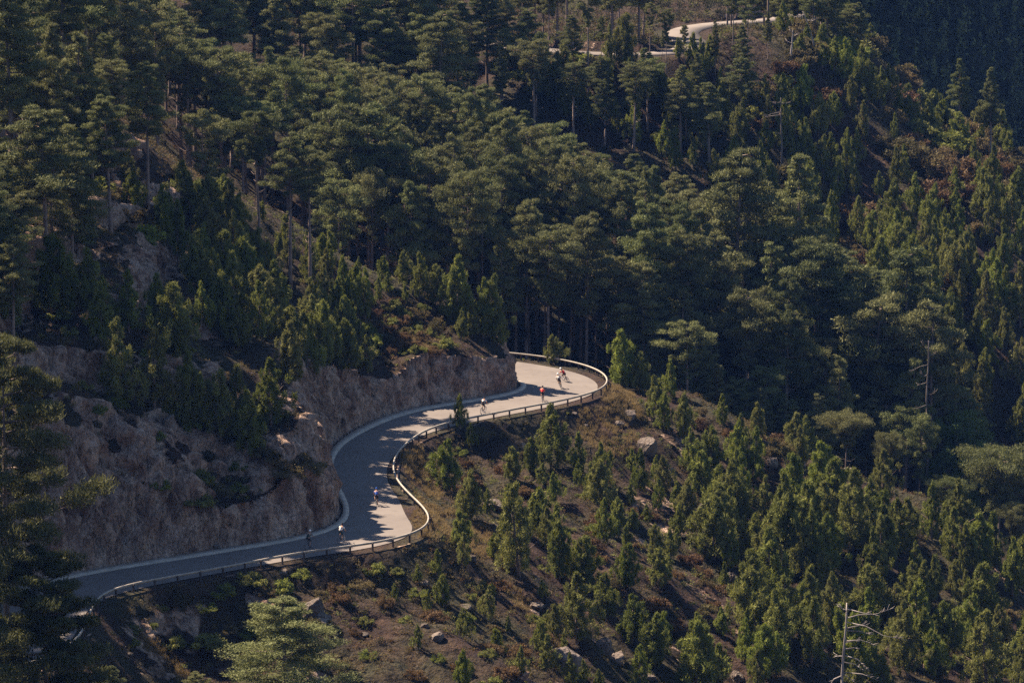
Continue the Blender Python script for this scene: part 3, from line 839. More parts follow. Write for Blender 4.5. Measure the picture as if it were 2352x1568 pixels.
# pines by the lower road and on the slope below it
for px, py, top, wd, var in ((1428, 872, 760, 1.15, 0), (1470, 880, 812, 1.0, 2), (1268, 815, 770, 1.3, 4), (1540, 915, 826, .9, 3), (1265, 1078, 928, 1.1, 1), (1056, 985, 908, .75, 6), (1030, 1130, 1010, 1.1, 4), (1080, 1192, 1080, 1.1, 0),
                             (1192, 1325, 1108, 1.1, 5), (1285, 1330, 1198, 1.1, 0), (1345, 1345, 1235, 1.2, 2), (1325, 1478, 1315, 1.2, 5), (1400, 1065, 1035, 1.0, 7), (1468, 1130, 1030, 1.0, 3), (1270, 1160, 1085, .9, 4),
                             (1500, 960, 862, 1.2, 1), (1525, 990, 900, 1.1, 5), (1660, 975, 905, 1.0, 3), (1740, 1010, 925, 1.0, 0), (1850, 1040, 955, 1.0, 1), (1640, 1285, 1145, 1.1, 7), (1765, 1395, 1210, 1.15, 1), (1735, 1470, 1360, 1.0, 3),
                             (1515, 1350, 1258, 1.2, 4), (1450, 1480, 1365, 1.2, 4), (1505, 1530, 1408, 1.2, 0), (1595, 1585, 1430, 1.3, 2), (1130, 1370, 1400 - 62, .9, 2), (1665, 1355, 1290, .9, 3), (1950, 1270, 1075, 1.0, 5), (1900, 1330, 1180, 1.1, 1),
                             (2190, 1300, 1165, 1.1, 5), (2250, 1310, 1180, 1.1, 0), (1990, 1420, 1300, 1.1, 2), (1860, 1400, 1300, .9, 6), (2270, 1590, 1400, 1.2, 5), (1735, 1110, 980, .9, 1), (1690, 1150, 1030, 1.0, 3), (1800, 1300, 1090, 1.0, 0),
                             (1110, 775, 640, .95, 5), (1138, 785, 632, 1.0, 1), (1052, 745, 590, 1.05, 0), (1000, 700, 612, 1.0, 2), (1085, 775, 700, 1.1, 2), (960, 690, 580, .9, 1), (925, 655, 580, 1.0, 4), (1150, 790, 715, .9, 7), (1060, 780, 715, 1.0, 0)):
    plant("young", G(px, py, 262, 428), top=top, wide=wd, var=var)

# ------------------------------------------------------------------ the rest of the stand, scattered over the ground
class Spacing:
    def __init__(s, d): s.d, s.g = d, {}
    def ok(s, x, y, d=None):
        d = d or s.d; c = 8.0; i, j = int(x // c), int(y // c)
        for a in (-1, 0, 1):
            for b in (-1, 0, 1):
                for (u, v) in s.g.get((i + a, j + b), ()):
                    if (u - x) ** 2 + (v - y) ** 2 < d * d: return False
        s.g.setdefault((i, j), []).append((x, y)); return True
SP = Spacing(4.2)
for q in PLACED: SP.g.setdefault((int(q["P"][0] // 8), int(q["P"][1] // 8)), []).append(q["P"][:2])
LIM = ([-100, 0, 350, 480, 560, 600, 700, 800, 900, 1000, 1100, 1200, 1300, 1400, 1500, 1600, 1700, 1800, 1900, 2000, 2100, 2200, 2280, 2352, 2500],
       [-250, -250, -40, 110, 100, 110, 110, 130, 150, 160, 185, 250, 300, 335, 365, 420, 400, 430, 560, 600, 610, 870, 1000, 1030, 1050])
def free(x, y, m=1.2):
    if -70 < x < 75 and 505 < y < 640 and float(dist_line(UC, np.array([x]), np.array([y]))[0]) < 4.5: return False
    if -75 < x < 35 and 265 < y < 455:
        a, b = np.array([x]), np.array([y])
        if inside(CORR, a, b)[0] or dist_line(CORR, a, b, True)[0] < m: return False
    return True
n_tall = 0
for _ in range(9000):
    y = RNG.uniform(437, 500); x = RNG.uniform(-.155, .155) * y
    z = float(height(x, y)); px, py, f = proj(x, y, z)
    if px < -60 or px > 2420: continue
    if py > 1330 or (px > 1880 and py < 760 and px > 1250 + py * .83) or py < 60: continue
    lim = float(np.interp(px, *LIM)) + RNG.uniform(0, 60)
    hmax = (py - lim) * f / FPX / cp
    if hmax < 12: continue
    top_ = py - min(hmax, 22) * FPX / f
    if 545 < px < 770 and 190 < top_ < 430: continue
    if not SP.ok(x, y, 4.3): continue
    h = min(hmax, RNG.uniform(17, 27))
    plant("tall" if RNG.random() < (.8 if px > 920 else .25) else "bare", (x, y, z), h=h, wide=min(1.25, 20 / h) * RNG.uniform(.85, 1.05))
    n_tall += 1
    if n_tall >= 210: break
# dark wood above and behind, at the top left
n = 0
for _ in range(4000):
    y = RNG.uniform(496, 600); x = RNG.uniform(-.15, -.005) * y
    if not free(x, y): continue
    z = float(height(x, y)); px, py, f = proj(x, y, z)
    if px > 1010 and py > 95: continue
    if py < -180: continue
    if not SP.ok(x, y, 4.3): continue
    plant("tall", (x, y, z), h=RNG.uniform(15, 23), wide=1.1); n += 1
    if n >= 230: break
for y0_, y1_, x0_, x1_, cnt, hh in ((545, 605, -24, 52, 90, (10, 17)), (508, 527, -14, 34, 22, (8, 14)), (600, 645, -30, 46, 70, (13, 19))):
    k = 0
    for _ in range(2500):
        y, x = RNG.uniform(y0_, y1_), RNG.uniform(x0_, x1_)
        if not free(x, y): continue
        z = float(height(x, y)); px, py, f = proj(x, y, z)
        if py < -220 or (px > 1780 and py < 90) or not SP.ok(x, y, 3.4): continue
        plant("tall", (x, y, z), h=RNG.uniform(*hh), wide=1.15); k += 1
        if k >= cnt: break
k = 0
for _ in range(2500):                               # lower trees along the near edge of the valley forest
    y = RNG.uniform(431, 447); px = RNG.uniform(1480, 1900); x = (px - 1176) / FPX * (y * cp + 12); z = float(height(x, y))
    px, py, f = proj(x, y, z)
    if not SP.ok(x, y, 3.4): continue
    h = RNG.uniform(9, 15)
    if py - h * FPX / f < 640 + (px - 1480) * .22: continue
    plant("full" if RNG.random() < .4 else "tall", (x, y, z), h=h, wide=1.15); k += 1
    if k >= 26: break
print("tall", n_tall, n)

# pines on the shaded ledges of the spur
n = 0
for _ in range(3000):
    poly = [(-60, 60), (120, 120), (230, 250), (300, 400), (280, 520), (200, 620), (60, 760), (-60, 800)]
    x, y = RNG.uniform(-72, -30), RNG.uniform(312, 408); z = float(height(x, y)); px, py, f = proj(x, y, z)
    if not inpoly(poly, px, py) or not SP.ok(x, y, 4.6): continue
    plant("tall" if RNG.random() < .75 else "full", (x, y, z), h=RNG.uniform(9, 17) * (1.0 if px < 260 else .7), wide=1.15); n += 1
    if n >= 30: break
for x, y, h in ((-60, 312, 14), (-55, 317, 13), (-50, 321, 12), (-62, 322, 15), (-56, 328, 13), (-48, 329, 11), (-60, 335, 14), (-52, 337, 12), (-66, 330, 15), (-65, 316, 14), (-46, 336, 10), (-56, 306, 13), (-50, 312, 12), (-62, 302, 14), (-68, 308, 14), (-45, 324, 10)):
    plant("tall", (x, y, float(height(x, y))), h=h, wide=1.2); PLACED[-1]["keep"] = True  # pines added on the cliff top, mostly out of view, to shade the straight
for x, y, h in ((-40, 340, 6.5), (-36, 337, 6), (-32, 339, 6.5), (-43, 336, 7), (-29, 334, 5), (-38, 333, 5.5), (-34, 344, 6), (-46, 330, 7.5), (-48, 325, 8), (-26, 336, 6), (-27, 331.5, 6.5), (-24.5, 330.5, 6), (-30, 331, 7), (-22.5, 334, 6.5), (-33, 330, 7.5), (-36, 327, 8)):
    plant("young", (x, y, float(height(x, y))), h=h, wide=1.1)  # young pines added above the cutting to throw shade on the rearmost riders' road
print("ledge", n)
YOUNG_ZONES = [  # polygon in the picture (where the feet stand), how many, heights, nearest distance to look from, name of the place
    ([(400, 600), (500, 520), (580, 540), (700, 640), (860, 720), (850, 880), (720, 960), (640, 950), (560, 850), (450, 780)], 52, (3.5, 6.8), 1.5),
    ([(560, 480), (700, 560), (880, 640), (1000, 690), (960, 720), (800, 680), (640, 590)], 16, (2.0, 4.0), 1.9),
    ([(250, 420), (420, 400), (520, 470), (450, 560), (330, 560)], 12, (2.5, 5), 2.2),
    ([(1560, 955), (1720, 1010), (1900, 1085), (2100, 1185), (2352, 1310), (2400, 1600), (1720, 1600), (1690, 1420), (1640, 1230), (1580, 1080)], 112, (3.6, 7.0), 1.9),
    ([(1380, 1390), (1460, 1340), (1680, 1420), (1700, 1600), (1440, 1600)], 9, (2.5, 5.0), 2.0),
    ([(1180, 1080), (1420, 1020), (1560, 1150), (1620, 1300), (1480, 1330), (1300, 1180)], 26, (2.0, 4.8), 2.2),
    ([(930, 1240), (1150, 1270), (1300, 1400), (1450, 1600), (1000, 1600), (850, 1400)], 26, (1.4, 3.6), 2.2),
    ([(1000, 1040), (1150, 1010), (1250, 1120), (1330, 1260), (1250, 1320), (1120, 1200)], 10, (2.0, 4.5), 1.8)]
n_young = 0
for poly, cnt, (h0, h1), gap in YOUNG_ZONES:
    xs = [p[0] for p in poly]; ys = [p[1] for p in poly]; k = 0
    corners = [G(*p, 262, 428) if p[1] > 500 or p[0] < 700 else G(*p, 262) for p in poly]
    x0, x1 = min(q[0] for q in corners), max(q[0] for q in corners); y0, y1 = min(q[1] for q in corners), max(q[1] for q in corners)
    for _ in range(4000):
        x, y = RNG.uniform(x0, x1), RNG.uniform(y0, y1); z = float(height(x, y))
        px, py, f = proj(x, y, z)
        if not inpoly(poly, px, py) or not free(x, y, 2.0) or not SP.ok(x, y, gap): continue
        plant("young", (x, y, z), h=RNG.uniform(h0, h1), wide=RNG.uniform(.85, 1.2)); k += 1; n_young += 1
        if k >= cnt: break
FAR_ZONES = [([(1960, 560), (2100, 480), (2420, 520), (2420, 1080), (2250, 980), (2120, 860), (2000, 700)], 70, (4.5, 8.5), 2.5),
             ([(1480, 240), (1640, 190), (1800, 250), (1960, 420), (1900, 620), (1700, 480), (1560, 400), (1470, 330)], 42, (4, 8.5), 2.5),
             ([(1240, 170), (1420, 150), (1640, 160), (1600, 300), (1450, 330), (1300, 280)], 26, (3.5, 7.5), 2.4),
            ([(1790, 70), (1960, 150), (2100, 310), (2300, 400), (2250, 500), (2000, 500), (1850, 330)], 52, (3, 6.5), 2.2)]
for poly, cnt, (h0, h1), gap in FAR_ZONES:
    k = 0
    for _ in range(9000):
        y = RNG.uniform(455, 575); x = RNG.uniform(0, .155) * y; z = float(height(x, y))
        px, py, f = proj(x, y, z)
        if not inpoly(poly, px, py) or not free(x, y) or not SP.ok(x, y, gap): continue
        plant("young", (x, y, z), h=RNG.uniform(h0, h1), wide=RNG.uniform(.75, 1.0)); k += 1; n_young += 1
        if k >= cnt: break
print("young", n_young)

k = 0
for _ in range(6000):                               # along the back of the upper spur
    x, y = RNG.uniform(36, 82), RNG.uniform(532, 605); z = float(height(x, y)); px, py, f = proj(x, y, z)
    if px < 1770 or py < 20 or py > 450 or not free(x, y) or not SP.ok(x, y, 2.0): continue
    if RNG.random() < .45: plant("young", (x, y, z), h=RNG.uniform(3, 6), wide=1.1)
    else: plant(RNG.choice(("shrub_olive", "shrub_olive", "shrub_green")), (x, y, z), h=RNG.uniform(1.8, 3.4), wide=1.25)
    k += 1
    if k >= 95: break
SHRUB_ZONES = [([(170, 320), (420, 400), (600, 520), (560, 600), (380, 620), (250, 520)], 22, 1.8, ("shrub_olive", "shrub_olive", "shrub_green"), 1.3),
               ([(720, 600), (880, 650), (1060, 730), (1040, 800), (900, 830), (800, 750)], 48, 1.25, ("shrub_olive", "shrub_rust", "shrub_green", "shrub_green"), .85),
               ([(1560, 915), (1760, 1000), (1900, 1075), (1880, 1100), (1700, 1040), (1570, 960)], 18, 1.7, ("shrub_olive", "shrub_rust"), .9),
               ([(930, 1020), (1100, 1000), (1300, 990), (1500, 1180), (1450, 1400), (1250, 1250), (1000, 1120)], 34, 1.6, ("shrub_rust", "shrub_olive", "shrub_green"), .8),
               ([(700, 1300), (960, 1240), (1150, 1330), (1300, 1480), (1200, 1600), (700, 1600)], 44, 1.5, ("shrub_rust", "shrub_green", "shrub_olive"), .7),
               ([(250, 1380), (680, 1310), (760, 1400), (560, 1480), (300, 1500)], 18, 1.8, ("shrub_green", "shrub_olive"), .9),
               ([(80, 650), (280, 700), (560, 900), (620, 1080), (480, 1200), (330, 1100), (200, 1000)], 46, 1.5, ("shrub_green", "shrub_olive"), .9),
               ([(1500, 1250), (1650, 1300), (1720, 1420), (1800, 1600), (1500, 1600)], 14, 1.8, ("shrub_rust", "shrub_olive"), .8),
               ([(2100, 1330), (2352, 1330), (2400, 1560), (2150, 1500)], 9, 1.8, ("shrub_olive", "shrub_rust"), .9),
               ([(1790, 70), (1900, 90), (2090, 310), (2200, 350), (2400, 420), (2400, 640), (2200, 560), (2000, 360), (1820, 160)], 52, 1.9, ("shrub_olive", "shrub_olive", "shrub_rust"), 2.3),
               ([(1640, 180), (1800, 150), (2000, 500), (2250, 620), (2150, 760), (1850, 540)], 26, 2.2, ("shrub_rust", "shrub_olive", "shrub_green"), 1.9),
               ([(1150, 150), (1330, 150), (1480, 150), (1640, 170), (1640, 330), (1450, 330), (1280, 260)], 30, 2.2, ("shrub_rust", "shrub_green", "shrub_olive"), 2.2)]
for poly, cnt, gap, kinds, s in SHRUB_ZONES:
    k = 0
    corners = [G(*p, 262, 428) if p[1] > 500 or p[0] < 700 else G(*p, 262) for p in poly]
    x0, x1 = min(q[0] for q in corners), max(q[0] for q in corners); y0, y1 = min(q[1] for q in corners), max(q[1] for q in corners)
    for _ in range(4000):
        x, y = RNG.uniform(x0, x1), RNG.uniform(y0, y1); z = float(height(x, y)); px, py, f = proj(x, y, z)
        if not inpoly(poly, px, py) or not free(x, y, 1.5) or not SP.ok(x, y, gap): continue
        key = RNG.choice(kinds); plant(key, (x, y, z), h=RNG.uniform(.8, 1.5) * s, wide=RNG.uniform(1, 1.35)); k += 1
        if k >= cnt: break
print("plants", len(PLACED))

for px, py in ((640, 1075), (668, 1088), (690, 1070), (615, 1062), (655, 1100), (705, 1085)):
    plant("shrub_olive", G(px, py, 262, 428), h=1.3, wide=1.2)
# ------------------------------------------------------------------ leave out what other trees or the ground hide altogether, keep at most 300 of a kind
def cull():
    cell = 5.0; W_, H_ = int(2352 / cell) + 1, int(1568 / cell) + 1
    cov = np.zeros((H_, W_), np.float32)
    res = []
    for q in sorted(PLACED, key=lambda q: q["f"]):
        pxm = FPX / q["f"]
        hw = q["w"] * pxm / 2; hh = q["h"] * pxm * cp
        base = {"tall": .45, "near": .5, "bare": .62, "umbrella": .6, "full": .15}.get(q["key"], .05)
        x0, x1, y0, y1 = q["px"] - hw * .8, q["px"] + hw * .8, q["py"], q["py"] + hh * (1 - base)
        i0, i1, j0, j1 = max(0, int(x0 / cell)), min(W_, int(x1 / cell) + 1), max(0, int(y0 / cell)), min(H_, int(y1 / cell) + 1)
        vis = 0.0
        if i1 > i0 and j1 > j0:
            jj, ii = np.mgrid[j0:j1, i0:i1]
            free_ = np.clip(1 - cov[j0:j1, i0:i1], 0, 1)
            seen = 0
            for t in (.08, .4, .85):                # is this height of the crown in front of the ground?
                yy = q["py"] + (y1 - y0) * t
                P_ = ground(q["px"], yy, min(255.0, q["P"][1] - 6), q["P"][1] + 2)
                seen += 1 if P_[1] > q["P"][1] - 4 else 0
            vis = float(free_.sum()) * seen / 3
            tot = max(1.0, (x1 - x0) * (y1 - y0) / cell ** 2)
            q["frac"] = vis / tot
            e = ((ii + .5) * cell - q["px"]) ** 2 / max(hw * .72, 1) ** 2 + ((jj + .5) * cell - (y0 + y1) / 2) ** 2 / max((y1 - y0) * .5, 1) ** 2
            cov[j0:j1, i0:i1] += np.where(e < 1, .62, 0)
        q["vis"] = vis
    caps = {"pine_tree": 296, "young_pine": 296, "shrub": 299}
    kept, mass = [], []
    by = {}
    for q in PLACED: by.setdefault(q["o"].name.split(".")[0], []).append(q)
    for nm, qs in by.items():
        qs = sorted(qs, key=lambda q: -q["vis"])
        n_ = 0
        for q in qs:
            seen = q["vis"] > 2.0 or q.get("frac", 0) > .25
            if q.get("keep") or (seen and n_ < caps.get(nm, 999)): kept.append(q); n_ += 1; continue
            if seen and nm != "shrub": mass.append(q)
            for ch in list(q["o"].children):
                if q in mass: q.setdefault("meshes", {})[ch.name.split(".")[0]] = ch.data
                bpy.data.objects.remove(ch)
            q["mat"] = (q["o"].location.copy(), q["o"].rotation_euler[2], q["o"].scale.copy())
            bpy.data.objects.remove(q["o"])
    PLACED[:] = kept
    return mass
MASS = cull()
def thinned(me, keep):
    """every keep-th needle of a crown, grown to cover as much"""
    co = np.empty(len(me.vertices) * 3, np.float32); me.vertices.foreach_get("co", co); T = co.reshape(-1, 3, 3)[::keep]
    c_ = T.mean(1, keepdims=True); return (c_ + (T - c_) * keep ** .5).reshape(-1, 3)
def mass_object(qs, name, label):
    if not qs: return
    cache, VV, TV, TF = {}, [], [], []
    for q in qs:
        cr = q["meshes"]["crown"]
        if cr.name not in cache: cache[cr.name] = thinned(cr, 3)
        (lx, ly, lz), rz, sc = q["mat"]; ca, sa = math.cos(rz), math.sin(rz)
        def put(W):
            W = W * np.array(sc[:]); return np.c_[W[:, 0] * ca - W[:, 1] * sa + lx, W[:, 0] * sa + W[:, 1] * ca + ly, W[:, 2] + lz]
        VV.append(put(cache[cr.name]))
        h_ = q["h"] / sc[2]
        v, f = tube([(0, 0, -.5), (0, 0, h_ * .5), (0, 0, h_ * .95)], [.3, .2, .05], 6)
        f = [t for t in f if len(t) == 4]
        TF += [tuple(i + len(TV) for i in t) for t in f]; TV += [tuple(p) for p in put(np.array(v))]
    V_ = np.concatenate(VV)
    me = bpy.data.meshes.new(name)
    crown = np_mesh(name, V_, np.arange(len(V_)).reshape(-1, 3))
    root = stuff(link(name, crown, M["young"] if "young" in name else M["tall"]), label, "forest")
    bpy.data.meshes.remove(me)
    link("trunks", np_mesh("trunks", TV, TF, True), M["bark"], root)["kind"] = "stuff"
mass_object([q for q in MASS if q["key"] != "young"], "background_pines", "remaining crowns of the pine forest that show only as scraps between nearer trees")
mass_object([q for q in MASS if q["key"] == "young"], "background_young_pines", "remaining small young pines that fill gaps between the nearer ones on the slopes")
# ------------------------------------------------------------------ ground cover nobody could count
def cover(name, label, cat, pts, mats, midx, n_per, leaf, rad, seed, up=.6):
    """one mesh of low clumps: pts (n,3), rad (n,3)"""
    rng = np.random.default_rng(seed)
    V = leaves(pts, rad, n_per, leaf[0], leaf[1], rng, up=up, out=.5)
    me = np_mesh(name, V, np.arange(len(V)).reshape(-1, 3), midx=np.repeat(midx, n_per))
    return stuff(link(name, me, mats), label, cat)

rng = np.random.default_rng(11)
def free_mask(x, y, m):
    ok = np.ones(len(x), bool)
    nb = (x > -75) & (x < 35) & (y > 265) & (y < 455)
    ok[nb] = ~(inside(CORR, x[nb], y[nb]) | (dist_line(CORR, x[nb], y[nb], True) < m))
    ub = (x > -70) & (x < 75) & (y > 505) & (y < 640)
    ok[ub] &= dist_line(UC, x[ub], y[ub]) > 4.6
    return ok
def rock_at(x, y):
    i = np.clip(np.searchsorted(GX, x), 0, len(GX) - 1); j = np.clip(np.searchsorted(GY, y), 0, len(GY) - 1)
    return rockm[j, i]
n = 40000
x, y = rng.uniform(-72, 74, n), rng.uniform(272, 424, n)
dens = fbm(x / 7, y / 7, seed=91) * .9 + .35 + .3 * sstep(-10, -30, x)
keep = (rng.random(n) < np.clip(dens + .25, .12, 1)) & free_mask(x, y, .7) & (rng.random(n) > rock_at(x, y) * .93) & (np.abs(x) < .155 * y)
x, y = x[keep], y[keep]
r = rng.uniform(.16, .56, len(x)) * (1 + .5 * (rng.random(len(x)) < .12))
pts = np.c_[x, y, height(x, y) + r * .25]
hue = fbm(x / 9, y / 9, seed=92) + rng.normal(size=len(x)) * .35
midx = np.where(hue > .6, 1, np.where(hue > .08, 0, np.where(hue < -.5, 2, 3)))
nb_ = 1500                                          # taller heath among it
xb, yb = rng.uniform(-70, 74, nb_), rng.uniform(280, 422, nb_)
kb = free_mask(xb, yb, 1.3) & (rng.random(nb_) > rock_at(xb, yb)) & (np.abs(xb) < .155 * yb) & (rng.random(nb_) < np.clip(.55 + fbm(xb / 8, yb / 8, seed=95), 0, 1))
xb, yb = xb[kb], yb[kb]; rb = rng.uniform(.45, .95, len(xb))
for q_ in range(4):
    ox, oy = rng.normal(size=(2, len(xb))) * .4 * rb
    pts = np.r_[pts, np.c_[xb + ox, yb + oy, height(xb + ox, yb + oy) + rb * (.3 + .15 * q_)]]
    r = np.r_[r, rb * .55]; midx = np.r_[midx, rng.choice([0, 0, 2, 2, 3, 3, 1], len(xb))]
cover("undergrowth", "low dark brown and olive scrub covering the slopes above and below the lower road", "scrub", pts, [M["olive"], M["rust"], M["young"], M["scrub"]], midx, 28, (.15, .042), np.c_[r, r, r * .62], 12)

n = 22000
x, y = rng.uniform(-90, 90, n), rng.uniform(440, 640, n)
keep = (rng.random(n) < np.clip(.55 + fbm(x / 12, y / 12, seed=93), .1, 1)) & free_mask(x, y, .7) & (np.abs(x) < .155 * y)
x, y = x[keep], y[keep]
r = rng.uniform(.35, 1.0, len(x))
pts = np.c_[x, y, height(x, y) + r * .3]
hue = fbm(x / 14, y / 14, seed=94) + rng.normal(size=len(x)) * .3
midx = np.where(hue > .42, 1, np.where(hue > .1, 0, 3))
nb_ = 4200                                          # bushy floor of the wood round the upper road
xb, yb = rng.uniform(-62, 56, nb_), rng.uniform(528, 645, nb_)
kb = free_mask(xb, yb, 1.3) & (fbm(xb / 9, yb / 9, seed=96) > -.35)
du_ = dist_line(UC, xb, yb); kb &= du_ > 4.4
xb, yb = xb[kb], yb[kb]; rb = rng.uniform(.6, 1.3, len(xb))
pts = np.r_[pts, np.c_[xb, yb, height(xb, yb) + rb * .5]]; r = np.r_[r, rb]; midx = np.r_[midx, rng.choice([3, 3, 0, 2], len(xb))]
cover("hill_undergrowth", "brown and dark green scrub on the far slope under the upper road", "scrub", pts, [M["olive"], M["rust"], M["young"], M["scrub"]], midx, 30, (.28, .075), np.c_[r, r, r * .7], 13)

# dry grass: verge of the road, crest of the spur, rims of the outcrops
gp = []
def tufts(poly, cnt, size):
    P = [G(*p, 262) for p in poly]
    x0, x1 = min(q[0] for q in P), max(q[0] for q in P); y0, y1 = min(q[1] for q in P), max(q[1] for q in P)
    k = 0
    for _ in range(cnt * 40):
        x, y = RNG.uniform(x0, x1), RNG.uniform(y0, y1); z = float(height(x, y)); px, py, f = proj(x, y, z)
        if not inpoly(poly, px, py): continue
        a, b = np.array([x]), np.array([y])
        if inside(np.r_[GO, AS[::-1]], a, b)[0] or dist_line(AS, a, b)[0] < .25: continue
        gp.append((x, y, z + size * .3, size)); k += 1
        if k >= cnt: break
tufts([(985, 1160), (1080, 1180), (1180, 1240), (1150, 1290), (1050, 1260), (960, 1235), (990, 1200)], 420, .42)
tufts([(960, 1135), (985, 1160), (985, 1200), (930, 1230), (950, 1180)], 160, .16)
tufts([(915, 1040), (960, 1020), (1010, 1080), (1010, 1150), (985, 1140), (930, 1085)], 200, .40)
tufts([(1395, 880), (1450, 900), (1480, 960), (1440, 970), (1380, 925)], 330, .40)
tufts([(310, 1455), (360, 1470), (440, 1560), (410, 1568), (330, 1490)], 170, .42)
tufts([(1320, 940), (1420, 930), (1470, 1020), (1400, 1060), (1330, 1000)], 230, .40)
tufts([(1150, 1340), (1190, 1350), (1320, 1490), (1280, 1500), (1200, 1420)], 200, .32)
tufts([(780, 700), (950, 740), (1060, 790), (960, 810), (850, 790)], 260, .38)
tufts([(1800, 45), (1850, 70), (1880, 120), (1840, 120)], 150, .6)
gp = np.array(gp)
cover("dry_grass", "straw coloured dry grass on the verges and along the sunlit rims of the slope", "grass", gp[:, :3], [M["straw"]], np.zeros(len(gp), int), 40, (.36, .018), np.c_[gp[:, 3], gp[:, 3], gp[:, 3] * .45], 14, up=1.6)

# the wood on the mountain behind: one shaded mass
n = 5200
y = rng.uniform(672, 800, n); x = rng.uniform(.02, .165, n) * y
z = height(x, y)
px, py, _ = proj(x, y, z)
keep = (py > -260) & (py < 520)
x, y, z = x[keep], y[keep], z[keep]
hh = rng.uniform(5, 17, len(x))
cc, rr_ = [], []
for k in range(6):
    t = (k + .6) / 6
    cc.append(np.c_[x + rng.normal(size=len(x)) * .3, y + rng.normal(size=len(x)) * .3, z + hh * t]); q = (1 + hh * .16) * (1.08 - t) * rng.uniform(.7, 1.3, len(x))
    rr_.append(np.c_[q, q, hh * .12])
cc, rr_ = np.concatenate(cc), np.concatenate(rr_)
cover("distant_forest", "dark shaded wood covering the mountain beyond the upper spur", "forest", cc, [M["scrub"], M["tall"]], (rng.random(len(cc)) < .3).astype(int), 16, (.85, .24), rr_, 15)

# ------------------------------------------------------------------ boulders and outcrops
def boulder_mesh(seed, flat=1.0):
    rg = np.random.default_rng(seed)
    bm = bmesh.new(); bmesh.ops.create_icosphere(bm, subdivisions=5, radius=1.0)
    P = np.array([v.co[:] for v in bm.verts])
    for _ in range(9):                              # split faces
        nrm = rg.normal(size=3); nrm /= np.linalg.norm(nrm); dd = rg.uniform(.45, .85)
        over = np.maximum(0, P @ nrm - dd); P -= over[:, None] * nrm * .92
    P *= (1 + .16 * fbm(P[:, 0] * 1.6, P[:, 1] * 1.6, P[:, 2] * 1.6, seed) + .14 * (np.abs(fbm(P[:, 0] * 3.2, P[:, 1] * 3.2, P[:, 2] * 1.7, seed + 5)) - .2) + .07 * fbm(P[:, 0] * 7, P[:, 1] * 7, P[:, 2] * 5, seed + 3))[:, None]
    for v, p in zip(bm.verts, P): v.co = (p[0], p[1], p[2] * flat)
    me = bpy.data.meshes.new("boulder"); bm.to_mesh(me); bm.free()
    me.materials.append(M["stone"]); return me
BM = [boulder_mesh(k) for k in range(5)]
BOULDERS = [  # column, row of the foot, width, height in the picture, tilt, what it looks like
    (1132, 1172, 62, 44, "large jagged boulder with a bright top between young pines"), (1083, 1290, 30, 26, "pale cubic boulder on the grassy rib below the bend"), (978, 1349, 24, 22, "small pale rock on the dark slope under the rail"),
    (1125, 1380, 34, 26, "rounded tan boulder halfway down the rib"), (973, 1440, 24, 16, "flat grey stone low on the scrubby slope"), (1068, 1402, 30, 24, "grey stone under the rounded tan boulder"), (1061, 1526, 22, 16, "low grey stone on the scree"),
    (1205, 1524, 30, 18, "grey slab stone beside the scree"), (1305, 1532, 84, 78, "big fractured outcrop capped with dry grass at the end of the rib"), (1385, 1500, 46, 60, "tilted dark slab right of the big outcrop"),
    (1228, 1398, 44, 26, "broad dark rock beside the path of dry grass"), (1530, 1105, 46, 90, "tall grey slab on the steep flank above the gully"), (1418, 1528, 56, 46, "rough outcrop at the foot of the tilted slab"), (1491, 1560, 40, 20, "flat sunlit stone among pines"),
    (998, 1470, 46, 26, "long grey stone lying in scree"), (834, 1462, 26, 18, "small grey stone in dark scrub"), (1949, 1096, 30, 40, "pale sunlit boulder on the ridge among pines"), (1889, 1064, 40, 26, "sunlit rock slab on the ridge crest"),
    (1685, 1345, 34, 50, "steep grey rock beside a young pine in the gully"), (1608, 1185, 40, 66, "streaked grey slab on the slope of the gully"), (1692, 1566, 36, 52, "pointed grey rock with a white tip"), (1775, 1075, 36, 36, "dark rock face under the ridge"),
    (1445, 962, 46, 30, "grass capped rock ledge below the rail of the bend"), (1425, 978, 26, 20, "rounded stone under the grassy ledge"), (1480, 1040, 60, 92, "large shadowed slab below the outer bend"), (1318, 955, 16, 12, "small stone under the rail posts"),
    (1345, 984, 18, 12, "small stone on the brown bank"), (650, 1324, 34, 22, "rounded pale rock under the straight rail"), (589, 1371, 16, 14, "small white rock on the dark bank"), (712, 1420, 66, 84, "tall fractured outcrop behind the near pine"), (738, 1440, 46, 60, "grey crag at the right of the near pine"),
    (297, 1508, 22, 16, "pale stone in the dark scrub by the dry grass"), (230, 1530, 18, 14, "small white stone near the tall near pine"), (395, 790, 26, 34, "pale upright block on the cliff rim"), (383, 985, 40, 66, "pale pillar of rock in the cliff"),
    (320, 745, 56, 66, "broad pale slab high on the cliff"), (353, 722, 26, 30, "small pale block beside the high slab"), (740, 1280 - 60, 20, 14, "fallen stone at the foot of the cutting"), (500, 1262, 22, 12, "fallen rock beside the kerb"), (430, 1272, 18, 10, "small fallen rock on the kerb edge"),
    (1395, 290, 60, 26, "pale broken rock on the far slope"), (1320, 268, 40, 20, "sunlit rock ledge on the far slope"), (1710, 205, 22, 14, "pale stone under the upper road")]
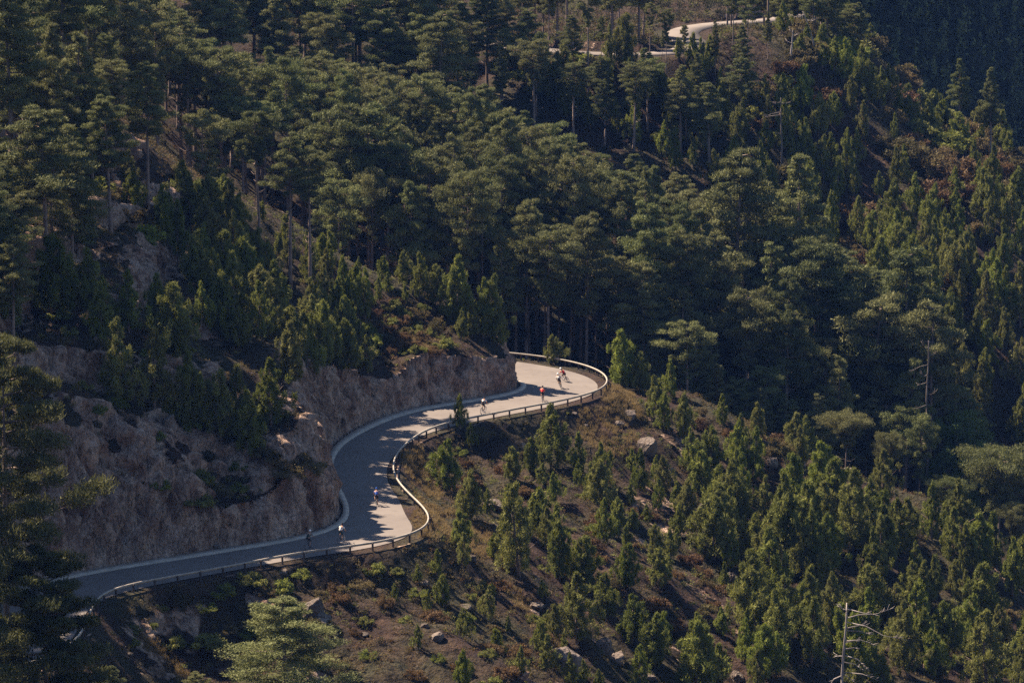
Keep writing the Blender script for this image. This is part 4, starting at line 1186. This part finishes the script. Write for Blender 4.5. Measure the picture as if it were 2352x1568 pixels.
for k, (px, py, wp, hp, lab) in enumerate(BOULDERS):
    P = G(px, py, 262, 428 if py > 500 else 1e9); f = P[1] * cp - (P[2] - CAM_Z) * sp
    wd, hg = wp / FPX * f / 2 * .9, hp / FPX * f * (.6 if hp > 85 else .9)
    o = bpy.data.objects.new("boulder", BM[k % 5]); COL.objects.link(o)
    o.location = (P[0], P[1] + wd * .5, P[2] + hg * .12); o.scale = (wd * 1.1, wd * 1.1, hg * .62)
    o.rotation_euler = (RNG.uniform(-.2, .2), RNG.uniform(-.3, .3), RNG.uniform(-.6, .6))
    tag(o, lab, "rock", "boulders on the slopes")

# ------------------------------------------------------------------ dead trees
def dead_tree(P, h, r, branches, label, lean=0.0, seed=0, mat="dead"):
    rg = random.Random(seed)
    root = tag(empty("dead_tree", P), label, "dead tree", "bleached dead pines")
    ax = lambda z: (lean * z + .12 * math.sin(z * .5), .06 * math.sin(z * .8), z)
    n_ = 12
    tr = MB().tube([ax(h * i / n_ - (.4 if i == 0 else 0)) for i in range(n_ + 1)], [max(.05, r * (1 - .7 * i / n_)) for i in range(n_ + 1)], 8)
    link("trunk", tr.mesh("trunk", True), M[mat], root)
    for pts in branches:
        z0 = pts[0][1]
        yy = rg.uniform(-.6, .6); a = ax(z0)
        L = [(a[0], a[1], z0)] + [(a[0] + q[0], a[1] + yy * abs(q[0]), q[1]) for q in pts[1:]]
        mb = MB().tube(L, [.065 * (1 - .75 * i / (len(L) - 1)) for i in range(len(L))], 5)
        e = Vector(L[-1]); m = Vector(L[-2])
        for _ in range(5):
            s = m.lerp(e, rg.uniform(.2, .9)); v = (e - m).normalized()
            mb.tube([s, s + v * .4 + Vector((rg.uniform(-.2, .2), rg.uniform(-.3, .3), rg.uniform(-.05, .4)))], [.03, .012], 4)
        link("branch", mb.mesh("branch", True), M[mat], root)
    return root
P = behind(1942, 322)
fz = P[1] * cp - (P[2] - CAM_Z) * sp
ppm = FPX / fz
def zw(zx, zy):                                     # photo enlargement -> metres beside the trunk, height above its foot
    X, Y = 1568.8 + .3338 * zx, 1045 + .3338 * zy
    _, base, _f = proj(*P)
    return ((X - 1568.8 - .3338 * 1140) / ppm, (base - Y) / ppm / cp)
H = zw(1150, 1000)[1]
raw = [[(1165, 1040), (1250, 1058), (1330, 1060)], [(1165, 1105), (1225, 1082), (1340, 1080), (1460, 1038)], [(1165, 1130), (1270, 1145), (1380, 1195), (1545, 1210)], [(1165, 1175), (1230, 1160), (1300, 1155)],
       [(1165, 1190), (1240, 1195), (1315, 1218)], [(1160, 1262), (1250, 1255), (1365, 1295)], [(1155, 1320), (1210, 1315), (1245, 1328)], [(1150, 1360), (1235, 1382), (1315, 1465)], [(1150, 1480), (1270, 1475), (1380, 1505)],
       [(1140, 1490), (1180, 1515), (1240, 1565)], [(1140, 1052), (1120, 1045), (1100, 1038)], [(1110, 1505), (1085, 1530), (1060, 1570)], [(1150, 1275), (1210, 1270), (1250, 1275)], [(1150, 1410), (1230, 1440), (1290, 1490)], [(1130, 1370), (1112, 1372), (1098, 1376)]]
br = [[(0, zw(*b[0])[1])] + [zw(*q) for q in b[1:]] for b in raw]
dead_tree(P, H, .21, br, "tall bleached dead pine with bare branches reaching right in front of young pines", 0.012, 1)
P2 = G(1793, 405); dead_tree(P2, 11.0, .2, [[(0, 8.6), (-1.6, 8.3), (-2.6, 7.6)], [(0, 9.0), (-1.4, 8.8), (-2.4, 8.4)], [(0, 10.2), (1.1, 10.3)], [(0, 10.4), (-.9, 10.2)], [(0, 6.0), (-.7, 5.9)]], "grey dead trunk with a few stubs standing on the far brown slope", .0, 2, "grey_wood")
P3 = G(1700, 905) if False else behind(1703, 440); dead_tree(P3, 7.5, .16, [[(0, 6.4), (-.9, 6.9), (-1.4, 7.6)], [(0, 5), (.8, 5.2)], [(0, 6.8), (.6, 7.4)]], "thin pale dead stem at the edge of the shaded forest behind the ridge", .01, 3)
P4 = G(1815, 140); dead_tree(P4, 4.5, .2, [[(0, 3.5), (.8, 3.9)], [(0, 2.5), (-.9, 2.9)], [(0, 4.0), (-.5, 4.6)]], "short bleached stump on the bank below the upper bend", .05, 4)
P5 = G(1872, 112); dead_tree(P5, 5.5, .16, [[(0, 3.0), (-1.3, 2.6)], [(0, 4.2), (1.0, 4.1)], [(0, 5.0), (-1.6, 4.6)]], "leaning bleached snag among the shrubs beside the upper bend", -.35, 5)
P6 = G(1365, 262); dead_tree(P6, 6.0, .16, [[(0, 4.8), (-1.0, 5.4)], [(0, 3.2), (.8, 3.6)]], "pale dead stem rising beside broken rock on the far slope", .12, 6)

P7 = behind(2140, 438); _, b7, f7 = proj(*P7); h7 = float((b7 - 782) * f7 / FPX / cp)
dead_tree(P7, h7, .24, [[(0, h7 - a_), (b_ * .5, h7 - a_ - .2), (b_, h7 - a_ + c_)] for a_, b_, c_ in ((3.0, -2.2, -.8), (1.6, .8, .2), (.8, -.7, .3), (5.2, -1.2, -.4), (4.2, -.8, .1), (6.5, 1.0, .2), (8, -1.4, -.3))], "tall grey dead trunk standing over the umbrella pines beside the broadleaf tree", -.01, 7, "grey_wood")
# ------------------------------------------------------------------ cyclists
M["skin"] = plain("skin", (0.42, 0.24, 0.16), 0.6, 0.06)
M["tyre"] = plain("tyre_rubber", (0.018, 0.018, 0.02), 0.8, 0.1)
M["carbon"] = plain("bicycle_frame_paint", (0.03, 0.03, 0.035), 0.35, 0.1)
M["metal"] = plain("rim_metal", (0.30, 0.30, 0.31), 0.4, 0.1)
def cloth(name, colr): return plain(name, colr, 0.8, 0.08, 3)
M["c_black"] = cloth("black_lycra", (0.018, 0.019, 0.022)); M["c_white"] = cloth("white_lycra", (0.78, 0.77, 0.76)); M["c_red"] = cloth("red_lycra", (0.62, 0.025, 0.03))
M["c_dark_red"] = cloth("dark_red_lycra", (0.34, 0.02, 0.03)); M["c_blue"] = cloth("blue_lycra", (0.02, 0.08, 0.34)); M["c_green"] = cloth("dark_green_lycra", (0.02, 0.05, 0.05)); M["c_orange"] = cloth("orange_sleeve", (0.55, 0.22, 0.05))

def skinned(name, nodes, edges, mat, parent, levels=1, root=0):
    """one continuous surface grown round a skeleton: nodes {name: (x, y, z, radius)}"""
    keys = list(nodes); ix = {k: i for i, k in enumerate(keys)}
    me = bpy.data.meshes.new(name)
    me.from_pydata([nodes[k][:3] for k in keys], [(ix[a], ix[b]) for a, b in edges], [])
    o = bpy.data.objects.new(name, me); COL.objects.link(o)
    sk = o.modifiers.new("skin", 'SKIN'); sk.use_smooth_shade = True
    if not me.skin_vertices: return o
    for i, k in enumerate(keys):
        rr = nodes[k][3]
        me.skin_vertices[0].data[i].radius = rr if isinstance(rr, tuple) else (rr, rr)
        me.skin_vertices[0].data[i].use_root = (i == root)
    sb = o.modifiers.new("subsurf", 'SUBSURF'); sb.levels = sb.render_levels = levels
    dg = bpy.context.evaluated_depsgraph_get()
    new = bpy.data.meshes.new_from_object(o.evaluated_get(dg))
    new.name = name
    o.modifiers.clear(); o.data = new
    bpy.data.meshes.remove(me)
    new.materials.clear(); new.materials.append(mat)
    new.polygons.foreach_set("use_smooth", np.ones(len(new.polygons), bool))
    o.parent = parent
    return o

def bicycle(loc, rz, lean, label, wheel_mat=None):
    root = tag(empty("bicycle", loc, rz), label, "bicycle", "racing bicycles on the lower road")
    root.rotation_euler = (lean, 0, rz)
    RH, FH, BB, SD, HT, HB = (-.41, 0, .34), (.59, 0, .34), (0, 0, .28), (-.17, 0, .86), (.44, 0, .83), (.47, 0, .62)
    fr = MB()
    for a, b, r in ((BB, SD, .016), (BB, HB, .020), (SD, HT, .016), (HT, HB, .020)): fr.tube([a, b], r, 8)
    for s in (-1, 1):
        fr.tube([(-.02, .03 * s, .28), (RH[0], .06 * s, .34)], .010, 6); fr.tube([(-.13, .02 * s, .74), (RH[0], .06 * s, .34)], .009, 6)
    link("frame", fr.mesh("frame", True), M["carbon"], root)
    fk = MB()
    for s in (-1, 1): fk.tube([(.47, .045 * s, .62), (.53, .05 * s, .45), (.59, .05 * s, .34)], [.014, .012, .009], 6)
    link("fork", fk.mesh("fork", True), M["carbon"], root)
    hb = MB().tube([(.44, 0, .83), (.43, 0, .90), (.52, 0, .93)], .014, 6).tube([(.52, -.2, .93), (.52, .2, .93)], .013, 6)
    for s in (-1, 1): hb.tube([(.52, .2 * s, .93), (.60, .21 * s, .93), (.64, .21 * s, .86), (.60, .21 * s, .79), (.52, .21 * s, .79)], .013, 6).tube([(.60, .21 * s, .93), (.66, .21 * s, 1.0)], [.018, .013], 6)
    link("handlebar", hb.mesh("handlebar", True), M["carbon"], root)
    sd = MB().tube([(-.17, 0, .86), (-.19, 0, .96)], .013, 6).tube([(-.33, 0, .985), (-.22, 0, .98), (-.06, 0, .975)], [.065, .05, .02], 8)
    link("saddle", sd.mesh("saddle", True), M["tyre"], root)
    ck = MB().tube([(0, .085, .28), (.02, .09, .45)], .010, 6).tube([(0, -.085, .28), (-.02, -.09, .11)], .010, 6).ring((0, .06, .28), .09, .008, 20, 4)
    ck.box((.02, .14, .45), (.09, .09, .02)).box((-.02, -.14, .11), (.09, .09, .02))
    link("crankset", ck.mesh("crankset"), M["metal"], root)
    for hub in (RH, FH):
        w_ = MB().ring(hub, .288, .018, 28, 6)
        wo = link("wheel", MB().tube([(hub[0], -.05, hub[2]), (hub[0], .05, hub[2])], .022, 8).mesh("wheel", True), M["metal"], root)
        link("rim", w_.mesh("rim", True), wheel_mat or M["metal"], wo)
        link("tyre", MB().ring(hub, .322, .017, 30, 6).mesh("tyre", True), M["tyre"], wo)
        sp_ = MB()
        for k in range(14):
            a = 2 * math.pi * k / 14
            sp_.tube([(hub[0], .03 * (-1) ** k, hub[2]), (hub[0] + .29 * math.cos(a), 0, hub[2] + .29 * math.sin(a))], .0022, 3)
        link("spokes", sp_.mesh("spokes"), M["metal"], wo)
    return root

def rider(loc, rz, lean, label, jersey, shorts, helmet, sleeve=None, upright=0.0, shoe="c_white", standing=0.0, back=None):
    root = tag(empty("person", loc, rz), label, "cyclist", "cyclists riding up the lower road")
    root.rotation_euler = (lean, 0, rz)
    u, sd = upright, standing
    hip = (-.20 + .12 * sd, 0, 1.02 + .10 * sd)
    ch = (.10 - .10 * u + .1 * sd, 0, 1.33 + .06 * u + .08 * sd); nk = (.20 - .12 * u + .1 * sd, 0, 1.43 + .07 * u + .08 * sd)
    hd = (.29 - .12 * u + .1 * sd, 0, 1.55 + .07 * u + .08 * sd)
    N = {"pelvis": (*hip, .125), "waist": ((hip[0] + ch[0]) / 2 - .03, 0, (hip[2] + ch[2]) / 2 + .04, (.115, .135)), "chest": (*ch, (.125, .155)), "neck": (*nk, .055), "skull": (*hd, (.088, .078)), "crown": (hd[0] + .02, 0, hd[2] + .08, .075),
         "nose": (hd[0] + .10, 0, hd[2] - .01, .02)}
    E = [("pelvis", "waist"), ("waist", "chest"), ("chest", "neck"), ("neck", "skull"), ("skull", "crown"), ("skull", "nose")]
    for s, S in ((1, "l"), (-1, "r")):
        sh = (ch[0] + .05, .19 * s, ch[2] + .03); hand = (.62, .21 * s, .985); el = ((sh[0] + hand[0]) / 2 - .03, .25 * s, (sh[2] + hand[2]) / 2 - .05)
        N.update({"shoulder" + S: (*sh, .062), "elbow" + S: (*el, .044), "wrist" + S: (hand[0] - .05, .21 * s, 1.015, .030), "palm" + S: (*hand, (.036, .026))})
        E += [("chest", "shoulder" + S), ("shoulder" + S, "elbow" + S), ("elbow" + S, "wrist" + S), ("wrist" + S, "palm" + S)]
        for k, (dy, ln) in enumerate(((-.030, .070), (-.010, .080), (.010, .076), (.028, .060))):
            N[f"knuckle{S}{k}"] = (hand[0] + .045, hand[1] + dy, hand[2] + .010, .010); N[f"tip{S}{k}"] = (hand[0] + .045 + ln * .35, hand[1] + dy, hand[2] - ln * .55, .008)
            E += [("palm" + S, f"knuckle{S}{k}"), (f"knuckle{S}{k}", f"tip{S}{k}")]
        N["thumb" + S] = (hand[0] + .015, hand[1] - .045 * s, hand[2] - .012, .011); N["thumbtip" + S] = (hand[0] + .045, hand[1] - .052 * s, hand[2] - .035, .009)
        E += [("palm" + S, "thumb" + S), ("thumb" + S, "thumbtip" + S)]
        upl = s > 0
        ank = (.0, .125 * s, .555) if upl else (-.07, -.125, .215)
        knee = (.27, .13 * s, .86 + .05 * sd) if upl else (.15, -.12, .62 + .03 * sd)
        N.update({"hip" + S: (hip[0] + .04, .10 * s, hip[2] - .05, .095), "thigh" + S: ((hip[0] + knee[0]) / 2, .115 * s, (hip[2] + knee[2]) / 2 - .02, .082), "knee" + S: (*knee, .058),
                  "calf" + S: ((knee[0] * .62 + ank[0] * .38) - .03, .125 * s, knee[2] * .62 + ank[2] * .38, .056), "ankle" + S: (*ank, .036), "toe" + S: (ank[0] + .14, ank[1], ank[2] - .07, .034)})
        E += [("pelvis", "hip" + S), ("hip" + S, "thigh" + S), ("thigh" + S, "knee" + S), ("knee" + S, "calf" + S), ("calf" + S, "ankle" + S), ("ankle" + S, "toe" + S)]
    skinned("body", N, E, M["skin"], root, 1)
    g = lambda k, e: (*N[k][:3], tuple(v + e for v in N[k][3]) if isinstance(N[k][3], tuple) else N[k][3] + e)
    J = {k: g(k, .022) for k in ("waist", "chest", "shoulderl", "shoulderr")}
    J["hem"] = (hip[0] + .02, 0, hip[2] + .05, .14)
    for S in "lr":
        a, b = N["shoulder" + S], N["elbow" + S]; J["sleeve" + S] = tuple(a[i] * .35 + b[i] * .65 for i in range(3)) + (.064,)
    jo = skinned("jersey", J, [("hem", "waist"), ("waist", "chest"), ("chest", "shoulderl"), ("chest", "shoulderr"), ("shoulderl", "sleevel"), ("shoulderr", "sleever")], M[jersey], root, 1)
    if back:                                        # lower half of the jersey in another colour
        jo.data.materials.append(M[back])
        zc = (N["waist"][2] + N["chest"][2]) / 2 + .02
        for p in jo.data.polygons:
            if p.center.z < zc and abs(p.center.y) < .16: p.material_index = 1
    S_ = {"top": (hip[0] + .01, 0, hip[2] + .06, .135), "pelvis": g("pelvis", .02)}
    Es = [("top", "pelvis")]
    for S in "lr":
        S_["hip" + S], S_["thigh" + S] = g("hip" + S, .014), g("thigh" + S, .014)
        a, b = N["thigh" + S], N["knee" + S]; S_["cuff" + S] = tuple(a[i] * .4 + b[i] * .6 for i in range(3)) + (.078,)
        Es += [("pelvis", "hip" + S), ("hip" + S, "thigh" + S), ("thigh" + S, "cuff" + S)]
    skinned("shorts", S_, Es, M[shorts], root, 1)
    hm = MB().ball((hd[0] + .01, 0, hd[2] + .075), (.145, .105, .095), 14)
    link("helmet", hm.mesh("helmet", True), M[helmet], root)
    for s, S in ((1, "l"), (-1, "r")):
        a = N["ankle" + S]; t_ = N["toe" + S]
        link("shoe", MB().tube([(a[0] - .06, a[1], a[2] - .05), (a[0] + .05, a[1], a[2] - .035), (t_[0] + .02, t_[1], t_[2] - .005)], [.044, .046, .034], 8).mesh("shoe", True), M[shoe], root)
    if sleeve:
        for S in "lr":
            a, b = N["elbow" + S], N["wrist" + S]; m_ = J["sleeve" + S]
            link("arm_warmer", MB().tube([m_[:3], a[:3], tuple(a[i] * .15 + b[i] * .85 for i in range(3))], [.06, .052, .04], 8).mesh("arm_warmer", True), M[sleeve], root)
    return root

RIDERS = [  # foot of the wheels in the picture, turn from the line of the road, lean, person label, bicycle label, clothes
    (1301, 875.5, 22, -22, "cyclist leaning hard into the bend in a dark red jersey and white helmet", "racing bicycle leaning furthest over, under the rider in dark red", dict(jersey="c_red", shorts="c_black", helmet="c_white", back="c_dark_red")),
    (1288, 891.5, 10, -12, "cyclist with white shoulders above a black jersey, leaning behind the leading rider in the bend", "racing bicycle leaning gently on the sunlit bend, second in line", dict(jersey="c_white", shorts="c_black", helmet="c_white", back="c_black")),
    (1246, 921.5, 38, 0, "cyclist in a bright red jersey and black shorts entering the sunlit bend", "upright racing bicycle under the rider in bright red by the rail", dict(jersey="c_red", shorts="c_black", helmet="c_black")),
    (1109, 948.5, 22, 3, "cyclist with pale shoulders and orange sleeve climbing beside the outer rail", "bicycle with thin wheels close to the rail on the straight before the bend", dict(jersey="c_white", shorts="c_black", helmet="c_black", sleeve="c_orange", back="c_black", upright=.5, standing=.5)),
    (864, 1160.5, -8, 2, "cyclist in a blue jersey alone in the middle of the S bend", "bicycle seen from behind under the rider in blue on the S bend", dict(jersey="c_blue", shorts="c_black", helmet="c_blue", shoe="c_black")),
    (783, 1246, 32, 0, "cyclist in a white jersey and dark shorts standing on the pedals below the rock cutting", "bicycle under the rider in white at the foot of the S bend", dict(jersey="c_white", shorts="c_green", helmet="c_black", upright=.6, standing=.8)),
    (709, 1259.5, 34, 0, "last cyclist, in a dark jersey with white helmet, beside the shaded rock cutting", "rearmost bicycle on the shaded straight, under the rider in dark clothes", dict(jersey="c_green", shorts="c_black", helmet="c_white", shoe="c_black"))]
TANG = np.gradient(RL, axis=0)
for px, py, dr, lean, lp, lb, kw in RIDERS:
    p = on_plane(px, py, 0.0)
    k = int(np.argmin(np.hypot(RL[:, 0] - p[0], RL[:, 1] - p[1])))
    rz = math.atan2(TANG[k][1], TANG[k][0]) + R(dr)
    bicycle((p[0], p[1], .004), rz, R(lean), lb)
    rider((p[0], p[1], .004), rz, R(lean), lp, **kw)
# ------------------------------------------------------------------ labels: how each plant looks and what it stands beside
MARKS = [(864, 1140, "the blue rider"), (745, 1240, "the two rearmost riders"), (1246, 905, "the bright red rider"), (1295, 862, "the two leaning riders"), (1110, 930, "the orange-sleeved rider"),
         (1955, 1450, "the bleached dead pine"), (1793, 320, "the grey dead trunk"), (1949, 1085, "the pale ridge boulder"), (1305, 1495, "the big grassy outcrop"), (1180, 850, "the end of the cutting"),
         (730, 1080, "the kerb of the S bend"), (985, 1180, "the rail corner"), (1600, 110, "the upper bend"), (1080, 85, "the upper road's left stretch"), (1800, 55, "the upper road's end"),
         (2235, 240, "the two ridge pines"), (1395, 280, "the broken pale rock"), (596, 480, "the bare-boled crest pine"), (340, 300, "the lone crest pine"), (110, 950, "the big near pine"), (655, 1480, "the near bottom pine"),
         (1950, 1000, "the umbrella pines"), (2210, 950, "the broadleaf tree"), (1690, 480, "the broad forest pine"), (1885, 680, "the spreading forest pine"), (383, 950, "the pale rock pillar"), (2220, 1240, "the paired ridge pines"),
         (1510, 1070, "the large grey slabs"), (1130, 1150, "the jagged boulder"), (720, 1400, "the fractured outcrop"), (2352, 700, "the right picture edge"), (1320, 760, "the row of bare boles"), (0, 300, "the left picture edge"),
         (2100, 120, "the dark mountain"), (700, 40, "the top picture edge"), (700, 850, "the S bend rock"), (900, 400, "the long bare boles"), (2300, 1540, "the bottom right corner"), (2050, 430, "the brown rib"), (1200, 250, "the pine below that road"),
         (450, 1440, "the dark bank"), (300, 1200, "the shaded rock cutting"), (1700, 980, "the crest of the ridge"), (1480, 780, "the shaded forest edge"), (2150, 780, "the young stand"), (1000, 1500, "the scree")]
NUMS = ["", "second", "third", "fourth", "fifth", "sixth", "seventh", "eighth", "ninth", "tenth", "eleventh", "twelfth", "thirteenth", "fourteenth", "fifteenth", "sixteenth", "seventeenth", "eighteenth", "nineteenth", "twentieth"]
CATS = {"tall": "pine", "bare": "pine", "full": "pine", "near": "pine", "umbrella": "umbrella pine", "young": "young pine", "leafy": "tree", "shrub_olive": "shrub", "shrub_rust": "shrub", "shrub_green": "shrub"}
def look_of(q):
    k, h, wd = q["key"], q["h"], q["w"]
    if k == "tall": return ("very tall" if h > 22 else "tall" if h > 16 else "low") + (" broad" if wd > 8.2 else " narrow") + " pine"
    if k == "bare": return ("very tall" if h > 21 else "tall") + " bare-boled pine"
    if k == "near": return "big near pine"
    if k == "full": return "bushy full-crowned pine"
    if k == "umbrella": return "flat umbrella pine"
    if k == "young": return ("tall " if h > 6 else "" if h > 4.2 else "small ") + ("slim" if wd / h < .55 else "bushy") + " young pine"
    if k == "leafy": return "bright green round broadleaf tree"
    return ("large " if wd > 3.6 else "small ") + {"shrub_olive": "olive shrub", "shrub_rust": "rusty brown shrub", "shrub_green": "dark green shrub"}[k]
def place_of(q):
    x, y, z = q["P"]
    if y > 500 and q["px"] < 1000: return "in the upper wood"
    if y > 545: return "behind the upper road"
    if y > 500: return "below the upper road" if q["px"] < 1750 else "on the upper spur"
    if y > 430: return "in the valley forest" if q["key"] != "young" else "on the far slope"
    if y < 300 and x < 5: return "below the near road"
    k = int(np.argmin(np.hypot(RL[:, 0] - x, RL[:, 1] - y)))
    left = TANG[k][0] * (y - RL[k][1]) - TANG[k][1] * (x - RL[k][0]) > 0
    if left: return "on the spur"
    return "on the wooded ridge" if x > 17 else "on the lower slope"
groups = {"tall": "old pines of the forest", "bare": "old pines of the forest", "full": "old pines of the forest", "near": "old pines of the forest", "umbrella": "umbrella pines in the valley", "young": "young pines on the slopes", "leafy": None,
          "shrub_olive": "shrubs on the slopes", "shrub_rust": "shrubs on the slopes", "shrub_green": "shrubs on the slopes"}
FIXED = [(340, 148, ("tall",), "lone crest pine with a dark bare trunk on the spur"), (596, 262, ("bare",), "bare-boled crest pine with flat crown and pale dead stubs"), (668, 312, ("bare",), "dark crest pine just right of the flat-crowned one"), (712, 345, ("bare",), "rightmost of three crest pines, its lower trunk ringed with dead branches"),
         (55, 784, ("near",), "big near pine with a broad sunlit crown before the shaded cliff"), (655, 1372, ("full",), "near bottom pine with a sunlit yellow-green crown under the fractured outcrop"), (112, 1258, ("near",), "dark near pine standing before the nearest bit of road"),
         (2202, 138, ("tall",), "left of two pines standing against the dark mountain on the ridge"), (2274, 160, ("tall",), "right of two pines standing against the dark mountain on the ridge"), (1690, 352, ("tall",), "broad forest pine rising over the canopy below the grey dead trunk"), (1885, 560, ("tall",), "spreading forest pine with wide layered crown above the ridge"),
         (1350, -30, ("bare",), "slender bare bole crossing the left part of the upper road"), (1618, -110, ("bare",), "dark bole standing against the pale upper bend"), (1265, 928, ("young",), "bushy young pine under the rail, tip reaching the straight before the bend"), (1056, 908, ("young",), "narrow young pine overlapping the rail of the straight"),
         (1428, 760, ("young",), "bright young pine right outside the hairpin, before bare boles"), (1192, 1108, ("young",), "tallest young pine on the slope, right of the jagged boulder"), (1640, 1145, ("young",), "dense rounded young pine alone in the gully")]
for px, py, keys, lab in FIXED:
    c_ = [q for q in PLACED if q["key"] in keys and not q.get("lab")]
    q = min(c_, key=lambda q: (q["px"] - px) ** 2 + (q["py"] - py) ** 2)
    if (q["px"] - px) ** 2 + (q["py"] - py) ** 2 < 60 ** 2: q["lab"] = lab
buckets = {}
for q in PLACED:
    if q.get("lab"): continue
    cx, cy = q["px"], q["py"] + q["h"] * FPX / q["f"] * .35
    m = min(MARKS, key=lambda m: (m[0] - cx) ** 2 + (m[1] - cy) ** 2)
    dx, dy = cx - m[0], cy - m[1]
    if max(abs(dx), abs(dy)) < 40: rel = "next to"
    elif abs(dx) > abs(dy): rel = "right of" if dx > 0 else "left of"
    else: rel = "below" if dy > 0 else "above"
    buckets.setdefault(f"{look_of(q)} {place_of(q)}, {rel} {m[2]}", []).append(q); q["pl"] = place_of(q)
for lab, qs in buckets.items():
    if len(qs) == 1: qs[0]["lab"] = lab; continue
    qs.sort(key=lambda q: q["px"])
    for k, q in enumerate(qs):
        if k == 0: t = "leftmost"
        elif k == len(qs) - 1: t = "rightmost"
        else: t = f"{NUMS[min(k, 19)]} from left"
        q["lab"] = f"{t}: {lab}" if k in (0, len(qs) - 1) else f"{lab}, {t}"
for q in PLACED:
    if len(q["lab"].split()) > 16: q["lab"] = q["lab"].replace(" " + q["pl"], "")
for q in PLACED: tag(q["o"], q["lab"], CATS[q["key"]], groups[q["key"]])
_w = max(len(q["lab"].split()) for q in PLACED); print("label words", _w, len({q["lab"] for q in PLACED}), len(PLACED))
# ------------------------------------------------------------------ the air between
def haze_box():
    bm = bmesh.new(); bmesh.ops.create_cube(bm, size=1.0)
    z0, z1 = float(PZ.min()) - 1.0, max(float(PZ.max()), 240.0) + 30
    x0, x1, y0, y1 = float(GX[0]) - 5, float(GX[-1]) + 5, float(GY[0]) - 5, float(GY[-1]) + 5
    for v in bm.verts: v.co = ((x0 + x1) / 2 + v.co.x * (x1 - x0), (y0 + y1) / 2 + v.co.y * (y1 - y0), (z0 + z1) / 2 + v.co.z * (z1 - z0))
    me = bpy.data.meshes.new("haze"); bm.to_mesh(me); bm.free()
    m = bpy.data.materials.new("haze_air"); m.use_nodes = True; t = m.node_tree
    t.nodes.remove(t.nodes["Principled BSDF"])
    v = t.nodes.new("ShaderNodeVolumePrincipled"); v.inputs["Color"].default_value = (0.16, 0.36, 1.0, 1); v.inputs["Density"].default_value = HAZE
    v.inputs["Anisotropy"].default_value = 0.0
    t.links.new(v.outputs[0], t.nodes["Material Output"].inputs["Volume"])
    o = link("haze", me, m); stuff(o, "thin blue summer haze lying in the valley air", "haze")
    return o
HAZE = 0.00004
haze_box()
